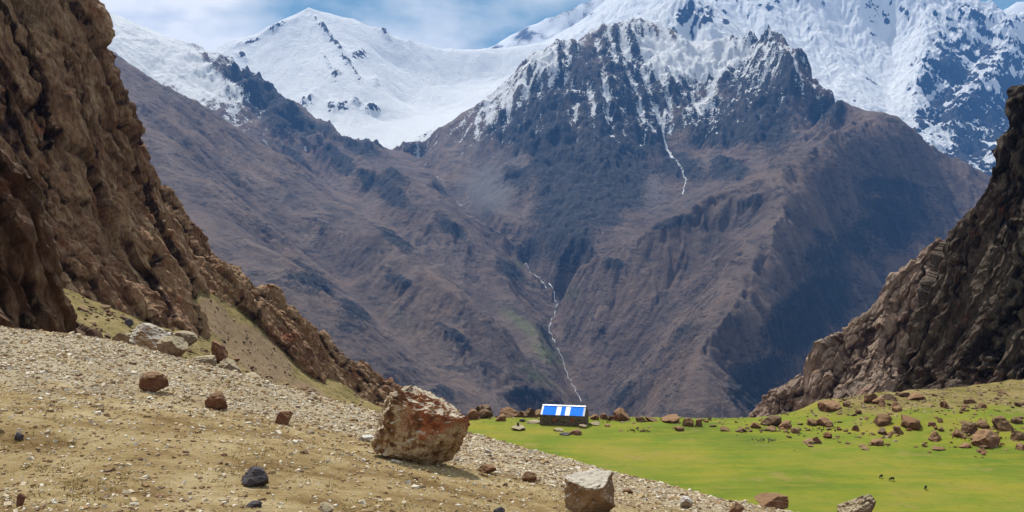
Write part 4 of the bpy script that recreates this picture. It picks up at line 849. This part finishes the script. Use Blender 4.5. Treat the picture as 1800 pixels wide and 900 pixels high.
def tufts():
    """dry grass tufts on the ochre soil: many thin blades"""
    rs = np.random.RandomState(9); N = 9000
    u = rs.uniform(-.64, .5, N); y = np.exp(rs.uniform(math.log(13), math.log(56), N)); x = u * y
    keep = rs.rand(N) < (1 - pebbly(x, y)) ** 1.5 * .9 * sstep(-.05, .25, fbm(x / 2.5, y / 2.5, o=3, seed=19)); x, y = x[keep], y[keep]
    z = slope_z(x, y); B = 9; n = len(x) * B
    cx, cy, cz = np.repeat(x, B) + rs.normal(0, .06, n), np.repeat(y, B) + rs.normal(0, .06, n), np.repeat(z, B)
    h = rs.uniform(.02, .075, n); a = rs.uniform(0, 6.28, n); w = .012; dx, dy = np.cos(a) * w, np.sin(a) * w; lx, ly = rs.normal(0, .05, n), rs.normal(0, .05, n)
    co = np.stack([np.stack([cx - dx, cy - dy, cz - .01], -1), np.stack([cx + dx, cy + dy, cz - .01], -1), np.stack([cx + lx, cy + ly, cz + h], -1)], 1).reshape(-1, 3)
    t = NT('dry_grass', .9, .1); t.color(t.ramp(t.noise(3, 3), [(.3, (.13, .085, .03)), (.5, (.24, .17, .06)), (.7, (.33, .25, .10))]))
    obj('dry_grass', mesh_np('dry_grass', co, np.arange(3 * n).reshape(-1, 3), smooth=False), t.m, kind='stuff')
tufts()
# ------------------------------------------------------------------ hut
def plain(name, col, rough=.6, spec=.3, var=.25, scale=4, bump=0.):
    t = NT(name, rough, spec); n = t.noise(scale, 6, .65)
    t.color(t.mix(t.rng(n, .35, .7, 0, 1), tuple(c * (1 - var) for c in col), tuple(min(1, c * (1 + var)) for c in col)))
    if bump: t.bump(n, bump, .8)
    return t.m
def boxes(lst):
    co, fc = [], []
    q = [(0, 1, 2, 3), (7, 6, 5, 4), (0, 4, 5, 1), (1, 5, 6, 2), (2, 6, 7, 3), (3, 7, 4, 0)]
    for x0, x1, y0, y1, z0, z1 in lst:
        b = len(co); co += [(x0, y0, z0), (x0, y1, z0), (x1, y1, z0), (x1, y0, z0), (x0, y0, z1), (x0, y1, z1), (x1, y1, z1), (x1, y0, z1)]
        fc += [tuple(b + i for i in f) for f in q]
    return np.array(co, float), np.array(fc)
def hut():
    L, D, H, RZ = 11.3, 5.8, 2.75, 1.85
    x, y, z = hit(993, 748, ground_z, 150, 240); z -= .15
    e = obj('stone_hut', None, None, loc=(x, y + D / 2 * .9, z), rot=(0, 0, math.radians(-13)), label='long stone hut with a blue and white striped metal roof at the meadow rim', cat='hut')
    dark = plain('hut_wall_mortar', (.11, .085, .065), .95, .1, .3, 3, .05)
    l, d = L / 2, D / 2; t = .45
    wins = [(-1.95, 1.15, 1.05, .95), (2.55, 1.15, 1.05, .95)]
    # front wall with two window openings, back wall, gables
    xs = [-l, wins[0][0] - .52, wins[0][0] + .52, wins[1][0] - .52, wins[1][0] + .52, l]
    bl = [(xs[0], xs[1], -d, -d + t, 0, H), (xs[2], xs[3], -d, -d + t, 0, H), (xs[4], xs[5], -d, -d + t, 0, H)]
    for w in wins: bl += [(w[0] - .52, w[0] + .52, -d + .003, -d + t - .003, 0, w[1]), (w[0] - .52, w[0] + .52, -d + .003, -d + t - .003, w[1] + w[3], H - .003)]
    bl += [(-l, l, d - t, d, 0, H), (-l + .003, -l + t, -d + t, d - t, 0, H - .003), (l - t, l - .003, -d + t, d - t, 0, H - .003)]
    co, fc = boxes(bl); obj('wall', mesh_np('wall', co, fc, smooth=False), dark, e)
    for sx in (-1, 1):
        me = bpy.data.meshes.new('gable'); xa, xb = sx * l, sx * (l - t)
        me.from_pydata([(xa, -d, H), (xa, d, H), (xa, 0, H + RZ), (xb, -d, H), (xb, d, H), (xb, 0, H + RZ)], [], [(0, 1, 2), (5, 4, 3), (0, 3, 4, 1), (1, 4, 5, 2), (2, 5, 3, 0)]); me.update(); obj('gable', me, dark, e)
    rs = random.Random(4); st = []
    def course(ax, pos, a0, a1, sgn, top, holes=()):
        zz = 0.
        while zz < top(0) - .1:
            hh = rs.uniform(.16, .26); a = a0 + rs.uniform(0, .2)
            while a < a1:
                w = rs.uniform(.22, .55); b = min(a + w, a1); mid = (a + b) / 2
                if zz + hh < top(mid) and not any(abs(mid - h[0]) < .52 + w / 2 and h[1] - .1 < zz + hh / 2 < h[1] + h[3] + .05 for h in holes):
                    p = rs.uniform(.03, .10)
                    if ax == 'y': st.append((a + .02, b - .02, min(pos, pos + sgn * p) , max(pos, pos + sgn * p), zz + .02, zz + hh - .015))
                    else: st.append((min(pos, pos + sgn * p), max(pos, pos + sgn * p), a + .02, b - .02, zz + .02, zz + hh - .015))
                a = b
            zz += hh
    course('y', -d, -l, l, -1, lambda m: H, wins); course('y', d, -l, l, 1, lambda m: H)
    for sx in (-1, 1): course('x', sx * l, -d, d, sx, lambda m: H + RZ * (1 - abs(m) / d))
    co, fc = boxes(st); tone = np.repeat(np.random.RandomState(2).rand(len(st)), 8)
    tm = NT('hut_stonework', .9, .2); tm.color(tm.ramp(tm.attr('tone'), [(0, (.07, .045, .032)), (.5, (.13, .095, .065)), (1, (.21, .165, .12))])); tm.bump(tm.noise(9, 5), .04)
    obj('stonework', mesh_np('stonework', co, fc, dict(tone=tone), False), tm.m, e, kind='stuff')
    shut = plain('red_brown_shutter', (.26, .065, .025), .7, .3, .3, 6); frm = plain('weathered_frame', (.20, .12, .07), .8, .2, .3, 6)
    for w in wins:
        co, fc = boxes([(w[0] - .52, w[0] - .44, -d - .07, -d + .1, w[1], w[1] + w[3]), (w[0] + .44, w[0] + .52, -d - .07, -d + .1, w[1], w[1] + w[3]), (w[0] - .44, w[0] + .44, -d - .07, -d + .1, w[1], w[1] + .08), (w[0] - .44, w[0] + .44, -d - .07, -d + .1, w[1] + w[3] - .08, w[1] + w[3])])
        f = obj('window', mesh_np('window', co, fc, smooth=False), frm, e)
        for sx in (-1, 1):
            co, fc = boxes([(w[0] + min(0, sx * .43) + .005, w[0] + max(0, sx * .43) - .005, -d - .02, -d + .02, w[1] + .085, w[1] + w[3] - .085)]); obj('shutter', mesh_np('shutter', co, fc, smooth=False), shut, f)
    # door in the right gable
    co, fc = boxes([(l + .01, l + .12, -.45, .45, .05, 1.9)]); obj('door', mesh_np('door', co, fc, smooth=False), frm, e, label='plain wooden door in the right gable')
    # corrugated sheets, front and back
    blue = plain('blue_roof_sheet', (.006, .185, .82), .6, .08, .12, 2); white = plain('white_roof_sheet', (.80, .82, .84), .45, .4, .06, 2); grey = plain('grey_roof_sheet', (.42, .45, .50), .5, .4, .1, 2)
    seq = [('w', .45), ('b', 1.12), ('b', 1.12), ('b', 1.12), ('w', 1.15), ('b', 1.12), ('w', 1.15), ('b', 1.1), ('b', 1.1), ('b', 1.1), ('g', .45)]
    tot = sum(w for _, w in seq); a = -tot / 2; sl = math.hypot(d, RZ)
    for c, w in seq:
        for sd in (-1, 1):
            n = max(4, int(w / .05)); X = np.linspace(a + .01, a + w + .012, n); T = np.array([-.02, 1.07])
            rows = []
            for off in (0, -.02):
                for tt in T: rows.append([(q, sd * d * tt, H + RZ * (1 - tt) + .09 + .022 * math.sin(q * 2 * math.pi / .21) + off) for q in X])
            co = np.array(rows).reshape(-1, 3); g = lambda r0, r1: [(r0 * n + i, r0 * n + i + 1, r1 * n + i + 1, r1 * n + i) for i in range(n - 1)]
            fc = np.array(g(0, 1) + g(3, 2) + g(1, 3) + g(2, 0)); obj('roof_sheet', mesh_np('roof_sheet', co, fc, smooth=False), {'b': blue, 'w': white, 'g': grey}[c], e)
        a += w
    co, fc = [], []
    n = 40; X = np.linspace(-tot / 2, tot / 2, n)
    for q in X:
        b = .03 * math.sin(q * 5.3) + .02 * math.sin(q * 11); co += [(q, -.42, H + RZ - .02 + b * .5), (q, 0, H + RZ + .20 + b), (q, .42, H + RZ - .02 + b * .5)]
    for i in range(n - 1):
        for j in (0, 1): fc.append((i * 3 + j, i * 3 + 3 + j, i * 3 + 4 + j, i * 3 + 1 + j))
    obj('ridge_cap', mesh_np('ridge_cap', np.array(co), np.array(fc), smooth=False), white, e)
    co, fc = boxes([(-l - .1, l + .1, -d * 1.04 - .04, -d * 1.04, H - .12, H + .02)]); obj('eave_board', mesh_np('eave_board', co, fc, smooth=False), frm, e)
hut()

# ------------------------------------------------------------------ goats
def goat_mesh(graze):
    """one continuous body grown on a joint skeleton; faces -X... head at -X"""
    v = [((.28, 0, .56), .15), ((.05, 0, .55), .17), ((-.18, 0, .56), .155), ((-.32, 0, .62), .10), ((-.46, 0, .52 if graze else .80), .065), ((-.58, 0, .26 if graze else .90), .06), ((-.68, 0, .13 if graze else .84), .035), ((.40, 0, .60), .09), ((.47, 0, .63), .03)]
    e = [(1, 0), (1, 2), (2, 3), (3, 4), (4, 5), (5, 6), (0, 7), (7, 8)]
    for sy in (-1, 1):
        i = len(v); v += [((-.22, sy * .09, .42), .06), ((-.23, sy * .10, .22), .03), ((-.22, sy * .10, .02), .026)]; e += [(2, i), (i, i + 1), (i + 1, i + 2)]
        i = len(v); v += [((.30, sy * .10, .42), .075), ((.26, sy * .11, .30), .04), ((.36, sy * .11, .20), .03), ((.33, sy * .11, .02), .026)]; e += [(0, i), (i, i + 1), (i + 1, i + 2), (i + 2, i + 3)]
        i = len(v); v += [((-.52, sy * .10, v[4][0][2] - .12 if graze else .90), .018)]; e += [(5 if not graze else 5, i)]
    me = bpy.data.meshes.new('goat_skeleton'); me.from_pydata([p for p, r in v], e, []); o = bpy.data.objects.new('goat_skeleton', me); COL.objects.link(o)
    m = o.modifiers.new('skin', 'SKIN'); m.use_smooth_shade = True
    for k, (p, r) in enumerate(v): me.skin_vertices[0].data[k].radius = (r, r); me.skin_vertices[0].data[k].use_root = (k == 1)
    o.modifiers.new('sub', 'SUBSURF').levels = 1
    bpy.context.view_layer.update(); out = bpy.data.meshes.new_from_object(o.evaluated_get(bpy.context.evaluated_depsgraph_get())); out.name = 'goat'
    bpy.data.objects.remove(o); return out
black = plain('black_goat_hair', (.018, .014, .013), .8, .2, .4, 12); horn_m = plain('goat_horn', (.10, .08, .06), .6, .3)
def goat(px, py, rz, graze, label, s=1.0):
    x, y, z = hit(px, py, ground_z, 130, 230)
    o = obj('goat', goat_mesh(graze), black, loc=(x, y, z + .0), rot=(0, 0, rz), label=label, cat='goat', group='black goats grazing on the meadow'); o.scale = (s, s, s)
    for sy in (-1, 1):
        hz = (.36, .46) if graze else (.94, 1.1); b = [(-.52, sy * .04, hz[0]), (-.44, sy * .07, hz[1]), (-.36, sy * .10, hz[1] - .02)]
        me = bpy.data.meshes.new('horn'); co = []; fc = []
        for q, p in enumerate(b):
            r = .02 * (1 - q * .42)
            co += [(p[0] + r, p[1], p[2]), (p[0], p[1] + r, p[2] + r), (p[0] - r, p[1], p[2]), (p[0], p[1] - r, p[2] - r)]
        for q in range(2):
            for k in range(4): fc.append((q * 4 + k, q * 4 + (k + 1) % 4, q * 4 + 4 + (k + 1) % 4, q * 4 + 4 + k))
        me.from_pydata(co, [], fc); me.update(); obj('horn', me, horn_m, o)
goat(1549, 841, .6, True, 'black goat grazing, leftmost of the three on the turf')
goat(1568, 846, .25, True, 'black goat with its head down, in the middle of the three', 1.08)
goat(1627, 861, .9, True, 'black goat grazing alone to the right of the other two')

# ------------------------------------------------------------------ the stream down the valley
def stream():
    rs = random.Random(2); t = NT('white_water', .35, .5)
    t.color(t.ramp(t.noise(.02, 6), [(.3, (.22, .26, .28)), (.65, (.50, .54, .56))]))
    st = [p for p in STREAM if 5 < STREAM.index(p) < 14]
    d = dense(st, .0022); co, fc = [], []
    for k, q in enumerate(d):
        u = q[0] / q[1]; i = int(np.clip(np.searchsorted(VY[:, 0], q[1]), 1, VY.shape[0] - 2)); ur = VX[i] / VY[i]; j = int(np.searchsorted(ur, u)); js = slice(j - 4, j + 5)
        jj = j - 4 + int(np.argmin(VZ[i, js])); ub = ur[jj] * .3 + u * .7; us = ub if k == 0 else us * .5 + ub * .5
        bx, by, bz = us * q[1], q[1], max(float(np.interp(us, ur, VZ[i])), float(np.interp(us, ur, VZ[i - 1])))
        w = (.5 + .8 * rs.random() + (.8 if 4200 < q[1] < 4800 else 0)) / F * q[1] * .42 * (0.15 if rs.random() < .2 else 1); ox = 0
        co += [(bx - w + ox, by, bz + 2), (bx + ox, by, bz + 4), (bx + w + ox, by, bz + 2)]
        if k: b = 3 * k; fc += [(b - 3, b - 2, b + 1, b), (b - 2, b - 1, b + 2, b + 1)]
    obj('mountain_stream', mesh_np('mountain_stream', np.array(co), np.array(fc)), t.m, kind='structure')
stream()
# ------------------------------------------------------------------ the air
def build_haze():
    top = 4300.; bot = -950.
    v = [(x, y, z) for x in (-25000, 25000) for y in (-17000, 33000) for z in (bot, top)]
    f = [(0, 1, 3, 2), (4, 6, 7, 5), (0, 4, 5, 1), (2, 3, 7, 6), (0, 2, 6, 4), (1, 5, 7, 3)]
    me = bpy.data.meshes.new('haze'); me.from_pydata(v, [], f); me.update()
    m = bpy.data.materials.new('air_haze'); m.use_nodes = True; nt = m.node_tree; nt.nodes.clear()
    o = nt.nodes.new('ShaderNodeOutputMaterial'); pv = nt.nodes.new('ShaderNodeVolumePrincipled')
    pv.inputs['Color'].default_value = (.11, .38, 1, 1); pv.inputs['Density'].default_value = HAZE_DENSITY; pv.inputs['Anisotropy'].default_value = .2
    nt.links.new(pv.outputs[0], o.inputs['Volume'])
    obj('haze', me, m, kind='stuff')
build_haze()
